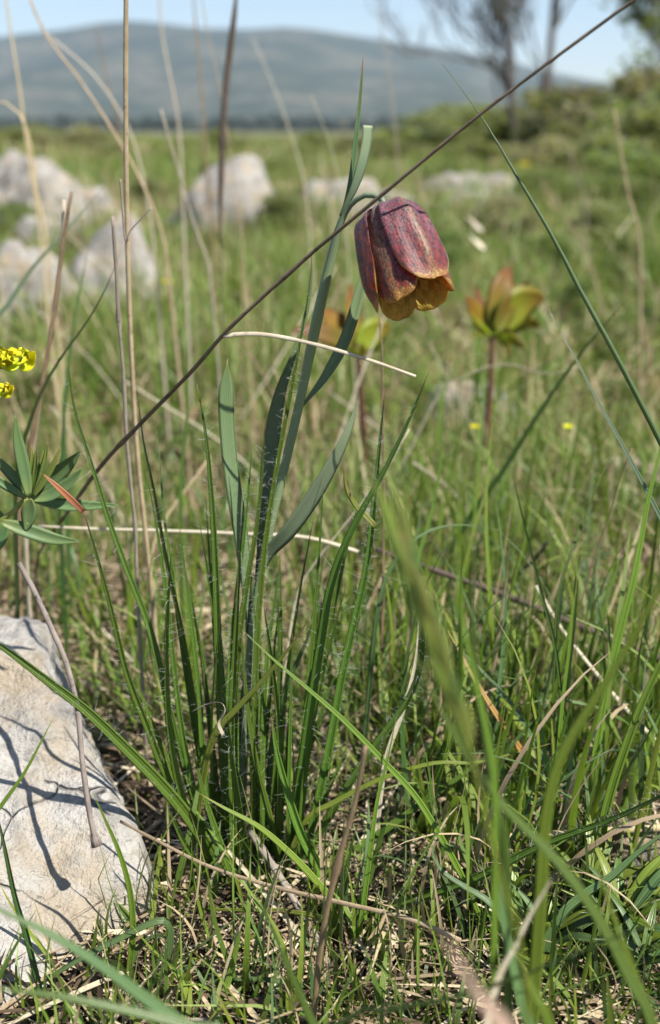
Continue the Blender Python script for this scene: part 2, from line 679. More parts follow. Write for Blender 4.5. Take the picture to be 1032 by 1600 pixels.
def shrub_meshes(seed, n, leaf):
    g = random.Random(seed)
    cs, rs = [], []
    for _ in range(12):
        a, rr_ = g.uniform(0, 2 * PI), g.uniform(0, .55) ** .8
        cs.append((rr_ * math.cos(a), rr_ * math.sin(a), g.uniform(.22, .95 - rr_ * .5)))
        rs.append(g.uniform(.16, .34))
    leaves = leaf_cloud(cs, rs, n, leaf, seed=seed)
    stems = []
    for k in range(5):
        c = cs[k]
        path = catmull([Vector((c[0] * .08, c[1] * .08, -.06)), Vector((c[0] * .5, c[1] * .45, c[2] * .5)), Vector(c)], 8)
        stems.append(tube(path, .022, .006, Vector()))
    return leaves, stems


SHRUBS = [shrub_meshes(s, 2600, .085) for s in (3, 14, 25)]


def shrub(x, y, h, w, mat, label, proto, group=None, name='shrub', cat='shrub'):
    lv, st = SHRUBS[proto % 3]
    z = ground_z(x, y)
    t = thing(name, label, cat, (x, y, z), group)
    t.scale = (w, w, h)
    t.rotation_euler.z = random.uniform(0, 6.28)
    key = (proto % 3, mat)
    if key not in shrub_cache:
        me = lv.copy()
        me.materials.append(M[mat])
        shrub_cache[key] = me
    f = link('foliage', shrub_cache[key], t)
    f['kind'] = 'stuff'
    for s in st:
        link('stem', s, t, mats=[M['bark']])


shrub_cache = {}


def at_top(px, py, Y):
    """x and height of something whose top shows at px, py when it stands at distance Y."""
    p = P(px, py, Y)
    return p.x, p.z - ground_z(p.x, Y)


# band of bushes along the far edge of the meadow, left of the tree
BAND = [(-70, 196, 22, 'shrub_olive', 'olive bush in the far band, cut by the left edge'),
        (10, 200, 19, 'shrub_lime', 'yellow-green bush in the far band above the left rocks'),
        (60, 190, 25, 'shrub_olive', 'taller olive bush far behind the large left rock'),
        (120, 203, 20, 'shrub_green', 'green bush in the far band left of the tall straw stalk'),
        (175, 207, 21, 'shrub_olive', 'olive bush in the far band just behind the tall straw stalk'),
        (235, 210, 20, 'shrub_olive', 'olive bush in the far band just right of the tall straw stalk'),
        (300, 214, 18, 'shrub_green', 'green bush far behind the rounded boulder'),
        (365, 220, 20, 'shrub_olive', 'olive bush far behind the dark seed spike'),
        (420, 226, 16, 'shrub_green', 'green bush in the far band right of the rounded boulder'),
        (470, 226, 18, 'shrub_olive', 'olive bush in the far band left of the top leaf'),
        (530, 228, 15, 'shrub_green', 'green bush in the far band directly behind the top leaves'),
        (590, 214, 16, 'shrub_olive', 'olive bush in the far band right of the top leaves'),
        (640, 200, 18, 'shrub_lime', 'yellow-green bush in the far band left of the bare trees'),
        (330, 200, 13, 'shrub_olive', 'olive scrub bush behind the rounded boulder, taller than its neighbours'),
        (120, 190, 14, 'shrub_brown', 'brown-olive scrub bush between the left edge and the tall straw stalk'),
        (500, 206, 12.5, 'shrub_olive', 'olive scrub bush just left of the top leaves'),
        (560, 212, 11.5, 'shrub_lime', 'yellow-green scrub bush just right of the top leaves'),
        (610, 218, 10.5, 'shrub_olive', 'olive scrub bush above the purple flower'),
        (-10, 214, 11, 'shrub_olive', 'olive scrub bush at the left edge above the large left rock'),
        (200, 222, 11, 'shrub_olive', 'olive scrub bush where the tall straw stalk meets the hedge'),
        (270, 226, 10, 'shrub_lime', 'yellow-green scrub bush above the rounded boulder'),
        (430, 234, 9.5, 'shrub_olive', 'olive scrub bush right of and above the rounded boulder'),
        (40, 236, 9.5, 'shrub_green', 'dark low bush right behind the large left rock'),
        (150, 244, 8.5, 'shrub_olive', 'low olive bush between the left rocks and the far band'),
        (230, 250, 7.5, 'shrub_green', 'low green bush left of the rounded boulder'),
        (400, 258, 6.5, 'shrub_green', 'low green bush at the right shoulder of the rounded boulder'),
        (450, 262, 7.5, 'shrub_green', 'low green bush right of the rounded boulder'),
        (660, 240, 9.0, 'shrub_green', 'low green bush above the white outcrop')]
for i, (px, py, Y, m_, lab) in enumerate(BAND):
    x, h = at_top(px, py, Y)
    shrub(x, Y, max(.12, h) * 1.0, max(.45, h * 2.0) if Y < 15 else max(1.4, h * 2.2), m_, lab, i, 'bushes along the far edge of the meadow')
# bushes on the right-hand rise
RISE = [(690, 178, 17.5, 1.5, 'shrub_lime', 'yellow-green bush at the left of the bare trees'),
        (750, 160, 16.5, 1.5, 'shrub_lime', 'yellow-green bush just left of the left trunk'),
        (812, 158, 16.0, 1.4, 'shrub_olive', 'olive bush showing between the two bare trunks'),
        (872, 140, 16.0, 1.6, 'shrub_lime', 'bright yellow-green bush just right of the darker trunk'),
        (925, 130, 14.5, 1.5, 'shrub_brown', 'brownish half-bare bush between the trees and the right-hand thicket'),
        (975, 112, 12.5, 1.3, 'shrub_olive', 'olive bush under the leafy tree at the right edge'),
        (1035, 105, 10.0, 1.2, 'shrub_brown', 'brown-green bush cut by the right edge of the photo'),
        (905, 178, 12.0, 1.0, 'shrub_olive', 'olive bush below the brownish bush on the right'),
        (960, 168, 8.6, .8, 'shrub_lime', 'yellow-olive bush low below the leafy tree'),
        (1020, 168, 6.6, .7, 'shrub_olive', 'fresh olive bush low on the rise at the right edge'),
        (1120, 120, 7.5, 1.0, 'shrub_green', 'green bush beyond the right edge of the rise'),
        (1000, 218, 4.6, .40, 'shrub_green', 'fresh green herb bush at the right edge above the bent blade'),
        (940, 232, 5.6, .45, 'shrub_olive', 'small olive bush below the yellow-olive bush on the right'),
        (880, 236, 7.0, .5, 'shrub_brown', 'small brownish bush right of the foot of the trunks'),
        (735, 226, 11.0, .7, 'shrub_olive', 'low olive bush left of the foot of the trunks')]
for i, (px, py, Y, w, m_, lab) in enumerate(RISE):
    x, h = at_top(px, py, Y)
    shrub(x, Y, max(.25, h), w, m_, lab, i)


def far_forest():
    """Dark wood at the mountain's foot, one soft mass far away."""
    g = random.Random(5)
    cs, rs = [], []
    for _ in range(800):
        Y = g.uniform(700, 1150)
        x = g.uniform(-.62, .62) * Y
        if g.random() < .25 and abs(x / Y + .05) > .2:
            continue
        cs.append((x, Y, g.uniform(1, 6.5)))
        rs.append(g.uniform(5, 10))
    me = leaf_cloud(cs, rs, 26000, 3.6, squash=.55, seed=9, aspect=1.3)
    o = link('far_forest', me, None, None, [M['forest_dark']])
    o['kind'] = 'stuff'


far_forest()


# ------------------------------------------------------------------ trees on the rise
def grow(g, p, d, length, r, level, out_limbs, out_twigs, out_tips, droop=.0):
    path = [p.copy()]
    q, dd = p.copy(), d.copy()
    n = 6
    for i in range(n):
        dd = (dd + Vector((g.gauss(0, .14), g.gauss(0, .14), g.gauss(.02, .10)))).normalized()
        q = q + dd * (length / n)
        path.append(q.copy())
    (out_limbs if level <= 1 else out_twigs).append((path, r, r * .45))
    if level >= 4:
        out_tips.append(q)
        return
    for k in range(g.choice((3, 4)) if level else 12):
        i = g.randint(2 if level else 1, n)
        ax = Vector((g.gauss(0, 1), g.gauss(0, 1), g.gauss(0, .3))).normalized()
        nd = (dd * .85 + ax * .62 + Vector((0, 0, .30))).normalized()
        grow(g, path[i], nd, length * g.uniform(.5, .72), r * .5, level + 1, out_limbs, out_twigs, out_tips)


def tree(name, label, base, height, r, lean, seed, leaf, nleaf, leafmat, spread=.16):
    g = random.Random(seed)
    t = thing(name, label, 'tree', base)
    limbs, twigs, tips = [], [], []
    grow(g, Vector(base) - Vector((0, 0, .1)), Vector(lean).normalized(), height * .62, r, 0, limbs, twigs, tips)
    limbs = [(pa, a if i == 0 else a * .62, b if i == 0 else b * .6) for i, (pa, a, b) in enumerate(limbs)]
    for i, (pa, a, b) in enumerate(limbs):
        pa = catmull(pa, 18)
        link('trunk' if i == 0 else 'branch', tube(pa, a, b, Vector(base), jit=.1), t, mats=[M['bark']])
    V, Fc = [], []
    for pa, a, b in twigs:
        fr = frames(pa)
        b0 = len(V)
        n = len(pa)
        for j, p in enumerate(pa):
            _, s, nn = fr[j]
            w = max(.0065, a + (b - a) * j / (n - 1))
            for k in range(3):
                an = 2.094 * k
                V.append(p + (s * math.cos(an) + nn * math.sin(an)) * w - Vector(base))
        for j in range(n - 1):
            for k in range(3):
                a0, b1 = b0 + j * 3 + k, b0 + j * 3 + (k + 1) % 3
                Fc.append((a0, b1, b1 + 3, a0 + 3))
    tw = link('twig', mesh_from(V, Fc), t, mats=[M['bark']])
    tw['kind'] = 'stuff'
    tips += [p[-1] for p, _, _ in twigs if g.random() < .6]
    me = leaf_cloud([tuple(p) for p in tips], [spread] * len(tips), nleaf, leaf, seed=seed, org=Vector(base), shell=.1)
    lv = link('crown', me, t, mats=[M[leafmat]])
    lv['kind'] = 'stuff'


def base_at(px, Y):
    x = P(px, 300, Y).x
    return Vector((x, Y, ground_z(x, Y)))


tree('bare_tree', 'slender grey-trunked tree just coming into leaf, left of the pair', base_at(806, 13.6), 3.0, .050, (.03, .05, 1), 44, .028, 4200, 'shrub_brown', .16)
tree('bare_tree', 'darker forked tree just coming into leaf, right of the pair', base_at(838, 13.0), 3.3, .058, (.12, .05, 1), 52, .028, 5000, 'shrub_brown', .16)
tree('leafy_tree', 'small leafy green tree at the upper right edge', base_at(1035, 11.0), 2.1, .045, (-.06, 0, 1), 8, .07, 5200, 'shrub_green', .26)


# ------------------------------------------------------------------ rocks
def rock_mat(name, a, b, c, lichen=.5, pit=.5, warm=(.42, .33, .21)):
    k = NT(name)
    p = k.obj()
    n1 = k.noise(p, 22, 7, .62)
    n2 = k.noise(p, 130, 6, .65)
    n3 = k.noise(p, 650, 4, .6)
    col = k.ramp(n1, [(.32, a), (.5, b), (.68, c)])
    col = k.mix(k.math('MULTIPLY', k.ramp(n2, [(.50, 0.0), (.60, 1.0)]), lichen), col, k.mix(1.0, col, (.46, .45, .44), 'MULTIPLY'))
    lic = k.noise(k.n('Mapping', {'Vector': p, 'Location': (5, 8, 1)}).outputs[0], 46, 6, .68)
    col = k.mix(k.math('MULTIPLY', k.ramp(lic, [(.57, 0.0), (.62, 1.0)]), lichen), col, k.mix(k.ramp(n3, [(.45, 0.0), (.6, 1.0)]), (.13, .125, .115), (.27, .26, .23)))
    wm = k.noise(k.n('Mapping', {'Vector': p, 'Location': (3, 1, 7)}).outputs[0], 26, 5, .6)
    col = k.mix(k.math('MULTIPLY', k.ramp(wm, [(.50, 0.0), (.64, 1.0)]), .65), col, warm)
    dots = k.ramp(n3, [(.60, 0.0), (.66, 1.0)])
    patch = k.ramp(k.noise(k.n('Mapping', {'Vector': p, 'Location': (9, 4, 2)}).outputs[0], 32, 3, .5), [(.46, 0.0), (.62, 1.0)])
    col = k.mix(k.math('MULTIPLY', k.math('MULTIPLY', dots, patch), pit), col, (.05, .047, .043))
    ck = k.n('TexVoronoi', {'Vector': k.n('VectorMath', {0: p, 1: k.n('VectorMath', {0: k.n('TexNoise', {'Vector': p, 'Scale': 40.0}).outputs[1], 'Scale': .02}, operation='SCALE').outputs[0]}, operation='ADD').outputs[0],
                             'Scale': 27.0}, feature='DISTANCE_TO_EDGE').outputs[0]
    crack = k.math('MULTIPLY', k.ramp(ck, [(0.0, 1.0), (.018, 0.0)]), k.ramp(n1, [(.50, 0.0), (.60, 1.0)]))
    col = k.mix(k.math('MULTIPLY', crack, .7), col, (.07, .06, .05))
    h = k.math('ADD', k.math('ADD', k.math('MULTIPLY', n1, 1.3), k.math('MULTIPLY', n2, .8)), k.math('MULTIPLY', n3, .35))
    h = k.math('SUBTRACT', h, k.math('MULTIPLY', crack, .7))
    return k.surface(col, .9, k.bump(h, 1.0, .0055), .2)


M['limestone'] = rock_mat('limestone', (.25, .235, .215), (.395, .375, .34), (.47, .45, .415), warm=(.36, .285, .19))
M['limestone_far'] = rock_mat('limestone_far', (.18, .165, .15), (.34, .32, .29), (.46, .435, .40), lichen=.9)
M['stone_brown'] = rock_mat('stone_brown', (.17, .13, .095), (.30, .24, .18), (.42, .36, .29), lichen=.8, pit=.8)


def poly_rock(name, label, loc, planes, mat, sub=5, p=12, amp=.004, freq=22, seed=0, scale=(1, 1, 1), rough2=.0012, ledge=0.0, group=None):
    bm = bmesh.new()
    bmesh.ops.create_icosphere(bm, subdivisions=sub, radius=1)
    pl = [(Vector(n).normalized(), h) for n, h in planes]
    off = Vector((seed * 3.7, seed * 1.9, -seed * 2.3))
    V = []
    for v in bm.verts:
        d = v.co.normalized()
        s = 0.0
        for n, h in pl:
            c = n.dot(d)
            if c > 0:
                s += (c / h) ** p
        r = s ** (-1 / p)
        q = d * r
        q = Vector((q.x * scale[0], q.y * scale[1], q.z * scale[2]))
        f = noise.fractal(q * freq + off, .9, 2.0, 5)
        rdg = noise.ridged_multi_fractal(q * freq * 1.7 + off, 1.0, 2.0, 4, 1.0, 2.0) - 1.0
        q += d * (amp * f - amp * .4 * rdg)
        q += d * rough2 * noise.noise(q * freq * 9 + off)
        if ledge:
            q += d * ledge * (abs(noise.noise(Vector((q.x * 18, q.y * 18, q.z * 95)) + off)) - .2)
        v.co = q
    me = bpy.data.meshes.new(name)
    bm.to_mesh(me)
    bm.free()
    me.polygons.foreach_set('use_smooth', np.ones(len(me.polygons), dtype=bool))
    o = link(name, me, None, loc, [M[mat]])
    tag(o, label, 'rock', group)
    return o


ROCK_C = Vector((-.163, .418, 0))
poly_rock('limestone_rock', 'big pale limestone rock in the lower left corner, striped by grass shadows', ROCK_C,
          [((.14, -.475, .87), .0735), ((1, .465, .35), .060), ((0, 1, .25), .085), ((-.1, .3, 1), .074), ((-1, 0, .25), .10),
           ((.35, -1, .15), .172), ((0, 0, -1), .04), ((.8, -.8, .5), .126)],
          'limestone', 6, 22, .0062, 24, 2, rough2=.0013, ledge=.0046)


def round_planes(seed, w, d, h):
    g = random.Random(seed)
    out = []
    for i in range(16):
        n = Vector((g.gauss(0, 1), g.gauss(0, 1), g.gauss(0, .8))).normalized()
        rr_ = 1 / math.sqrt((n.x / w) ** 2 + (n.y / d) ** 2 + (n.z / h) ** 2)
        out.append((n, rr_ * g.uniform(.82, 1.05)))
    for n in ((1, 0, 0), (-1, 0, 0), (0, 1, 0), (0, -1, 0), (0, 0, 1), (0, 0, -1)):
        n = Vector(n)
        rr_ = 1 / math.sqrt((n.x / w) ** 2 + (n.y / d) ** 2 + (n.z / h) ** 2)
        out.append((n, rr_))
    return out


def far_rock(name, label, x0, x1, ytop, ybase, mat, seed, sub=4, group=None):
    b = G((x0 + x1) / 2, ybase)
    Y = b.y
    a, c = P(x0, ybase, Y), P(x1, ybase, Y)
    t = P((x0 + x1) / 2, ytop, Y * 1.06)
    w = (c.x - a.x) / 2 * 1.26
    h = max(.01, t.z - b.z) * 1.22
    poly_rock(name, label, (b.x, Y + w * .55, b.z - h * .1), round_planes(seed, w, w * .8, h * 1.1), mat, sub, 13,
              amp=w * .16, freq=2.2 / w, seed=seed, rough2=w * .01, group=group)


far_rock('limestone_rock', 'large whitish rock at the left edge of the meadow', -60, 120, 254, 352, 'limestone_far', 34, 5)
far_rock('limestone_rock', 'low whitish rock behind the drooping stalks at the left', 92, 175, 292, 345, 'limestone_far', 5)
far_rock('limestone_rock', 'rounded greyish-white boulder in the meadow left of the flower', 262, 428, 268, 372, 'limestone_far', 6)
far_rock('limestone_rock', 'pale flat-topped rock behind the tall straw stalk', 92, 240, 350, 485, 'limestone_far', 7)
far_rock('limestone_rock', 'pale pitted rock above the yellow spurge flowers', -60, 92, 372, 505, 'limestone_far', 8)
far_rock('limestone_rock', 'blurred white rock beyond the arching flower stalk', 455, 590, 284, 336, 'limestone_far', 9)
far_rock('limestone_rock', 'blurred white outcrop under the bare trees', 665, 750, 276, 318, 'limestone_far', 10)
far_rock('limestone_rock', 'small blurred white rock right behind the purple flower', 580, 650, 300, 345, 'limestone_far', 11)
far_rock('limestone_rock', 'blurred greyish rock between the white rocks in the middle distance', 525, 585, 312, 352, 'limestone_far', 21)
far_rock('limestone_rock', 'blurred white rock at the right end of the rocky band', 745, 830, 272, 318, 'limestone_far', 22)
far_rock('limestone_rock', 'low blurred whitish rock just above the pale dead leaves', 690, 770, 300, 350, 'limestone_far', 23)
far_rock('limestone_rock', 'low pale rock below the large left rock', 20, 110, 345, 395, 'limestone_far', 24)
far_rock('flat_stone', 'grey flat stone in the grass right of the flower stem', 668, 815, 606, 690, 'limestone_far', 12)
far_rock('flat_stone', 'pale flat stone lying behind the hairy leaves', 268, 585, 952, 1008, 'limestone_far', 13)
far_rock('flat_stone', 'dark shaded stone in the grass near the right edge', 945, 1060, 712, 790, 'stone_brown', 14)
far_rock('flat_stone', 'pinkish stone lying behind the blurred grass spike', 640, 740, 1010, 1075, 'limestone_far', 15)
poly_rock('rough_stone', 'rough brown stone half buried at the lower right edge', G(1040, 1470) + Vector((.022, .012, -.002)),
          round_planes(31, .042, .030, .030), 'stone_brown', 5, 10, .004, 45, 5, rough2=.001, ledge=.002)
far_rock('rough_stone', 'small tan stone in the litter at the lower right corner', 830, 960, 1520, 1585, 'stone_brown', 17)

# ------------------------------------------------------------------ the fritillary
def petal_mats():
    k = NT('petal_outside')
    u, v = k.uv()
    e = k.math('ABSOLUTE', k.math('SUBTRACT', u, .5))            # 0 at the midrib, .5 at the edge
    uvv = k.n('UVMap').outputs[0]
    wob = k.n('TexNoise', {'Vector': uvv, 'Scale': 9.0, 'Detail': 3.0}).outputs[1]
    dis = k.n('VectorMath', {0: uvv, 1: k.n('VectorMath', {0: wob, 'Scale': .09}, operation='SCALE').outputs[0]}, operation='ADD').outputs[0]
    chk = k.n('TexChecker', {'Vector': k.n('Mapping', {'Vector': dis, 'Scale': (9, 15, 1), 'Rotation': (0, 0, .25)}).outputs[0],
                             'Scale': 1.0, 'Color1': (1, 1, 1, 1), 'Color2': (0, 0, 0, 1)}).outputs[1]
    fine = k.noise(k.n('Mapping', {'Vector': dis, 'Scale': (46, 40, 1)}).outputs[0], 1.0, 4, .7)
    big = k.noise(k.n('Mapping', {'Vector': uvv, 'Scale': (5, 3.2, 1)}).outputs[0], 1.0, 4, .6)
    maroon = k.mix(k.math('MULTIPLY', chk, .75), (.165, .017, .036), (.052, .007, .018))
    maroon = k.mix(k.ramp(v, [(.25, 0.0), (.75, 1.0)]), maroon, k.mix(1.0, maroon, (1.25, 1.3, .5), 'MULTIPLY'))
    bloom = k.math('MULTIPLY', k.ramp(fine, [(.44, 0.0), (.58, 1.0)]),
                   k.math('MULTIPLY', k.ramp(v, [(0, .95), (.3, .66), (.6, .42), (.85, .10)]), k.ramp(big, [(.36, .40), (.62, 1.0)])))
    c = k.mix(bloom, maroon, (.40, .315, .36))
    # greenish-yellow stripe along the midrib, broken up
    rib = k.math('MULTIPLY', k.ramp(e, [(.03, 1.0), (.12, 0.0)]), k.math('MULTIPLY', k.ramp(fine, [(.42, 0.0), (.56, 1.0)]), k.ramp(v, [(.05, 0.0), (.25, .30), (.8, .45)])))
    c = k.mix(rib, c, (.38, .32, .11))
    # dark edge on the crown
    c = k.mix(k.math('MULTIPLY', k.ramp(v, [(0, .55), (.06, 0.0)]), k.ramp(fine, [(.4, 1.0), (.6, .2)])), c, (.11, .06, .085))
    # ochre tip and yellow rim
    tipn = k.math('ADD', v, k.math('MULTIPLY_ADD', fine, .62, -.31))
    c = k.mix(k.ramp(tipn, [(.90, 0.0), (.98, 1.0)]), c, k.mix(k.ramp(fine, [(.45, 0.0), (.6, 1.0)]), (.36, .17, .035), (.52, .38, .07)))
    rim = k.math('MULTIPLY', k.ramp(e, [(.475, 0.0), (.497, .9)]), k.ramp(v, [(.62, 0.0), (.80, 1.0)]))
    c = k.mix(rim, c, (.55, .40, .10))
    h = k.math('ADD', k.math('MULTIPLY', fine, .7), k.math('MULTIPLY', k.math('SINE', k.math('MULTIPLY', u, 110.0)), .07))
    nrm = k.bump(h, .45, .0004)
    outer = k.surface(c, .42, nrm, .5, .40, k.mix(1.0, c, (2.0, 1.2, 1.0), 'MULTIPLY'), sheen=.2)

    k = NT('petal_inside')
    u, v = k.uv()
    e = k.math('ABSOLUTE', k.math('SUBTRACT', u, .5))
    uvv = k.n('UVMap').outputs[0]
    wob = k.n('TexNoise', {'Vector': uvv, 'Scale': 8.0, 'Detail': 3.0}).outputs[1]
    dis = k.n('VectorMath', {0: uvv, 1: k.n('VectorMath', {0: wob, 'Scale': .08}, operation='SCALE').outputs[0]}, operation='ADD').outputs[0]
    chk = k.n('TexChecker', {'Vector': k.n('Mapping', {'Vector': dis, 'Scale': (8, 13, 1), 'Rotation': (0, 0, .3)}).outputs[0],
                             'Scale': 1.0, 'Color1': (1, 1, 1, 1), 'Color2': (0, 0, 0, 1)}).outputs[1]
    fine = k.noise(k.n('Mapping', {'Vector': dis, 'Scale': (30, 18, 1)}).outputs[0], 1.0, 4, .7)
    c = k.mix(k.ramp(fine, [(.4, 0.0), (.6, 1.0)]), (.62, .49, .07), (.76, .64, .14))
    am = k.math('MULTIPLY', k.math('MULTIPLY', chk, k.ramp(v, [(.2, .8), (.74, .85), (.88, .25), (1, .1)])), k.ramp(fine, [(.36, .4), (.55, 1.0)]))
    c = k.mix(am, c, (.26, .06, .02))
    c = k.mix(k.math('MULTIPLY', k.ramp(e, [(.44, 0.0), (.5, 1.0)]), .8), c, (.60, .46, .09))
    nrm = k.bump(k.math('ADD', fine, k.math('MULTIPLY', k.math('SINE', k.math('MULTIPLY', u, 90.0)), .3)), .4, .0004)
    inner = k.surface(c, .45, nrm, .4, .55, k.mix(1.0, c, (1.3, 1.1, .6), 'MULTIPLY'))
    return outer, inner


PET_O, PET_I = petal_mats()
D_FL = 0.372
STEM = [(603, 324, .366), (594, 309, .368), (572, 305, .371), (555, 314, .373), (541, 330, .375), (528, 362, .376), (515, 415, .377), (500, 480, .377), (484, 555, .377),
        (466, 640, .376), (446, 725, .375), (424, 815, .373), (407, 900, .372), (395, 980, .371), (386, 1090, .370), (380, 1220, .368), (376, 1345, .366)]
stem_pts = pts(STEM, .37)
foot = stem_pts[-1].copy()
foot.z = ground_z(foot.x, foot.y) - .008
frit = thing('fritillary', 'nodding purple and yellow bell flower on a blue-green stem, the sharp subject', 'flower', foot)


def frit_part(name, lst, wpx, mat, sect, prof, n=30, roll=0.0, twist=0.0, label=None, D=.373, face=None):
    return strand(name, label, None, pts(lst, D), wpx, M[mat], sect, prof, n, roll, twist, False, frit, face=face)


def stem_prof(v):
    return .95 + .16 * math.exp(-((v - .80) / .05) ** 2) - .42 * ss(.86, .96, v) + .10 * ss(.97, 1, v)


st_path = [foot] + stem_pts[::-1]
path = catmull(st_path, 90)
me = sweep_mesh(path, 15.5 * depth(P(480, 560, .377)) / F, 'tube', stem_prof, org=foot)
link('stem', me, frit, mats=[M['glauc_stem']])
frit_part('leaf', [(568, 86, .383), (566, 110, .382), (562, 160, .381), (556, 215, .379), (548, 280, .377), (540, 318, .376), (533, 338, .375)], 9.5, 'brown_tip', 'keel', 'grass', 30, .5,
          label='thin upright topmost leaf with a brown tip')
frit_part('leaf', [(575, 196, .372), (573, 222, .372), (566, 255, .372), (554, 292, .373), (542, 318, .374), (534, 338, .375)], 20, 'glauc_pale', 'flat', 'cut', 30, .7,
          label='pale strap leaf with a broken-off end beside the flower stalk')
frit_part('leaf', [(592, 360, .392), (580, 400, .392), (566, 440, .390), (553, 490, .387), (535, 540, .383), (508, 588, .379), (484, 620, .377), (466, 642, .376)], 18.5, 'glauc', 'keel', 'oblong', 36, .2,
          label='leaf curving up behind the bell')
frit_part('leaf', [(487, 386, .398), (486, 430, .398), (478, 490, .396), (460, 550, .393), (438, 610, .390), (424, 680, .386), (416, 760, .381), (408, 860, .375), (402, 905, .373)], 27, 'glauc', 'keel',
          lambda v: max(.03, ss(-.2, .3, v) * (1 - .72 * ss(.42, .75, v)) * (1 - ss(.86, 1, v) ** 1.5)), 44, .45, label='broad leaf clasping the left of the stem')
frit_part('leaf', [(356, 560, .378), (354, 600, .378), (354, 650, .378), (359, 715, .377), (367, 775, .375), (376, 830, .374), (386, 915, .372), (391, 990, .371)], 27, 'glauc', 'flat', 'blunt', 36, .55,
          label='blunt upright leaf left of the stem, half in shade')
frit_part('leaf', [(559, 622, .368), (553, 648, .368), (538, 688, .367), (514, 735, .367), (484, 785, .368), (450, 832, .369), (418, 868, .371), (404, 905, .372)], 31, 'glauc_pale', 'flat', 'lance', 40, .65,
          label='pale blue-green lance leaf spreading right')
# the bell
BELL_B = P(603, 328, .366)
_w = Vector((.31, -.40, -.90)).normalized()
BELL_W = _w
BELL_E1 = (Vector((0, -1, 0)) - _w * (-_w.y)).normalized()
BELL_E2 = Vector((1, 0, 0)) - _w * _w.x - BELL_E1 * BELL_E1.x
BELL_E2.normalize()
PROF = [(0, 0.8), (-.9, 4.8), (.4, 8.6), (3.4, 11.1), (7.8, 12.6), (13.4, 13.7), (19.5, 14.5), (25, 15.0), (29.8, 15.2), (33.8, 15.3)]


def bell_rz(s):
    q = s * (len(PROF) - 1)
    i = min(len(PROF) - 2, int(q))
    t = q - i
    p = [PROF[max(0, i - 1)], PROF[i], PROF[i + 1], PROF[min(len(PROF) - 1, i + 2)]]
    f = lambda a: .5 * (2 * p[1][a] + (p[2][a] - p[0][a]) * t + (2 * p[0][a] - 5 * p[1][a] + 4 * p[2][a] - p[3][a]) * t * t + (3 * p[1][a] - p[0][a] - 3 * p[2][a] + p[3][a]) * t ** 3)
    return f(0) / 1000 * .90, max(.0006, f(1) / 1000 * .86)


flower_me = sweep_mesh([BELL_B - BELL_W * .0012, BELL_B - BELL_W * .0004, BELL_B + BELL_W * .0008], .0052, 'tube', lambda v: .8 + .45 * v, org=foot)
flower = link('flower', flower_me, frit, mats=[M['glauc_stem']])


def petal(phi, outer, seed, length=1.0, flare=0.0, label=None):
    nu, nv = 19, 34
    V, U = [], []
    off = Vector((seed * 5.1, 2.2, seed))
    for layer in (0, 1):
        for i in range(nv):
            s = i / (nv - 1)
            z, r = bell_rz(s)
            z *= length
            hw = np.interp(s, [0, .2, .45, .65, .8, .9, .955, .985, 1], [42, 43, 45, 43, 37, 29, 20.5, 12.0, 2.0]) * (1.05 if outer else 1.16)
            for j in range(nu):
                a = -1 + 2 * j / (nu - 1)
                ang = R(phi + a * hw)
                rr_ = r + (.0009 if outer else -.0004) * ss(0, .2, s)
                rr_ += (.00045 * a * a if outer else -.0008 * a * a) * ss(.1, .5, s)
                rr_ += .0010 * max(0, 1 - abs(a) * 2.6) * ss(.02, .2, s) * (1 - ss(.7, 1, s)) * (1 if outer else .6)
                rr_ += .00075 * noise.noise(Vector((math.cos(ang) * 4, math.sin(ang) * 4, s * 4)) + off) * ss(.05, .3, s)
                rr_ += flare * ss(.75, 1, s)
                zz = z + .0006 * noise.noise(Vector((ang * 3, s * 3, 0)) + off) + .0009 * noise.noise(Vector((ang * 9, 5, seed))) * ss(.7, .95, s) * .5
                rr_ -= layer * .00028 * min(1, 2.2 * (1 - abs(a)) + .35)
                p = BELL_B + BELL_W * zz + (BELL_E1 * math.cos(ang) + BELL_E2 * math.sin(ang)) * max(.0004, rr_)
                V.append(p - foot)
                U.append(((a + 1) / 2, s))
    Fc, mi = [], []
    N = nu * nv
    for i in range(nv - 1):
        for j in range(nu - 1):
            a = i * nu + j
            Fc.append((a, a + nu, a + nu + 1, a + 1))
            mi.append(0)
            b = a + N
            Fc.append((b, b + 1, b + nu + 1, b + nu))
            mi.append(1)
    edge = [j for j in range(nu)] + [i * nu + nu - 1 for i in range(1, nv)] + [(nv - 1) * nu + j for j in range(nu - 2, -1, -1)] + [i * nu for i in range(nv - 2, 0, -1)]
    for x in range(len(edge)):
        a, b = edge[x], edge[(x + 1) % len(edge)]
        Fc.append((a, b, b + N, a + N))
        mi.append(1 if max(a, b) > nu * nv * .74 else 0)
    me = mesh_from(V, Fc, U, matidx=mi)
    o = link('petal', me, flower, mats=[PET_O, PET_I])
    if label:
        o['label'] = label


petal(34, True, 1, .97, .0, 'front petal with pale bloom, overlapping its neighbours')
petal(-25, False, 2, 1.06, -.0002, 'dark red front-left petal')
petal(-84, True, 3, 1.02, -.0016)
petal(95, False, 4, 1.04, .0004, 'right petal showing its yellow inside')
petal(155, True, 5, 1.08)
petal(215, False, 6, 1.11, -.0003, 'back petal seen from inside, yellow with brown chequers')
pist = sweep_mesh([BELL_B, BELL_B + BELL_W * .013, BELL_B + BELL_W * .026], .0036, 'tube', lambda v: 1 - .5 * v, org=foot)
link('pistil', pist, flower, mats=[M['grass_yellow']])

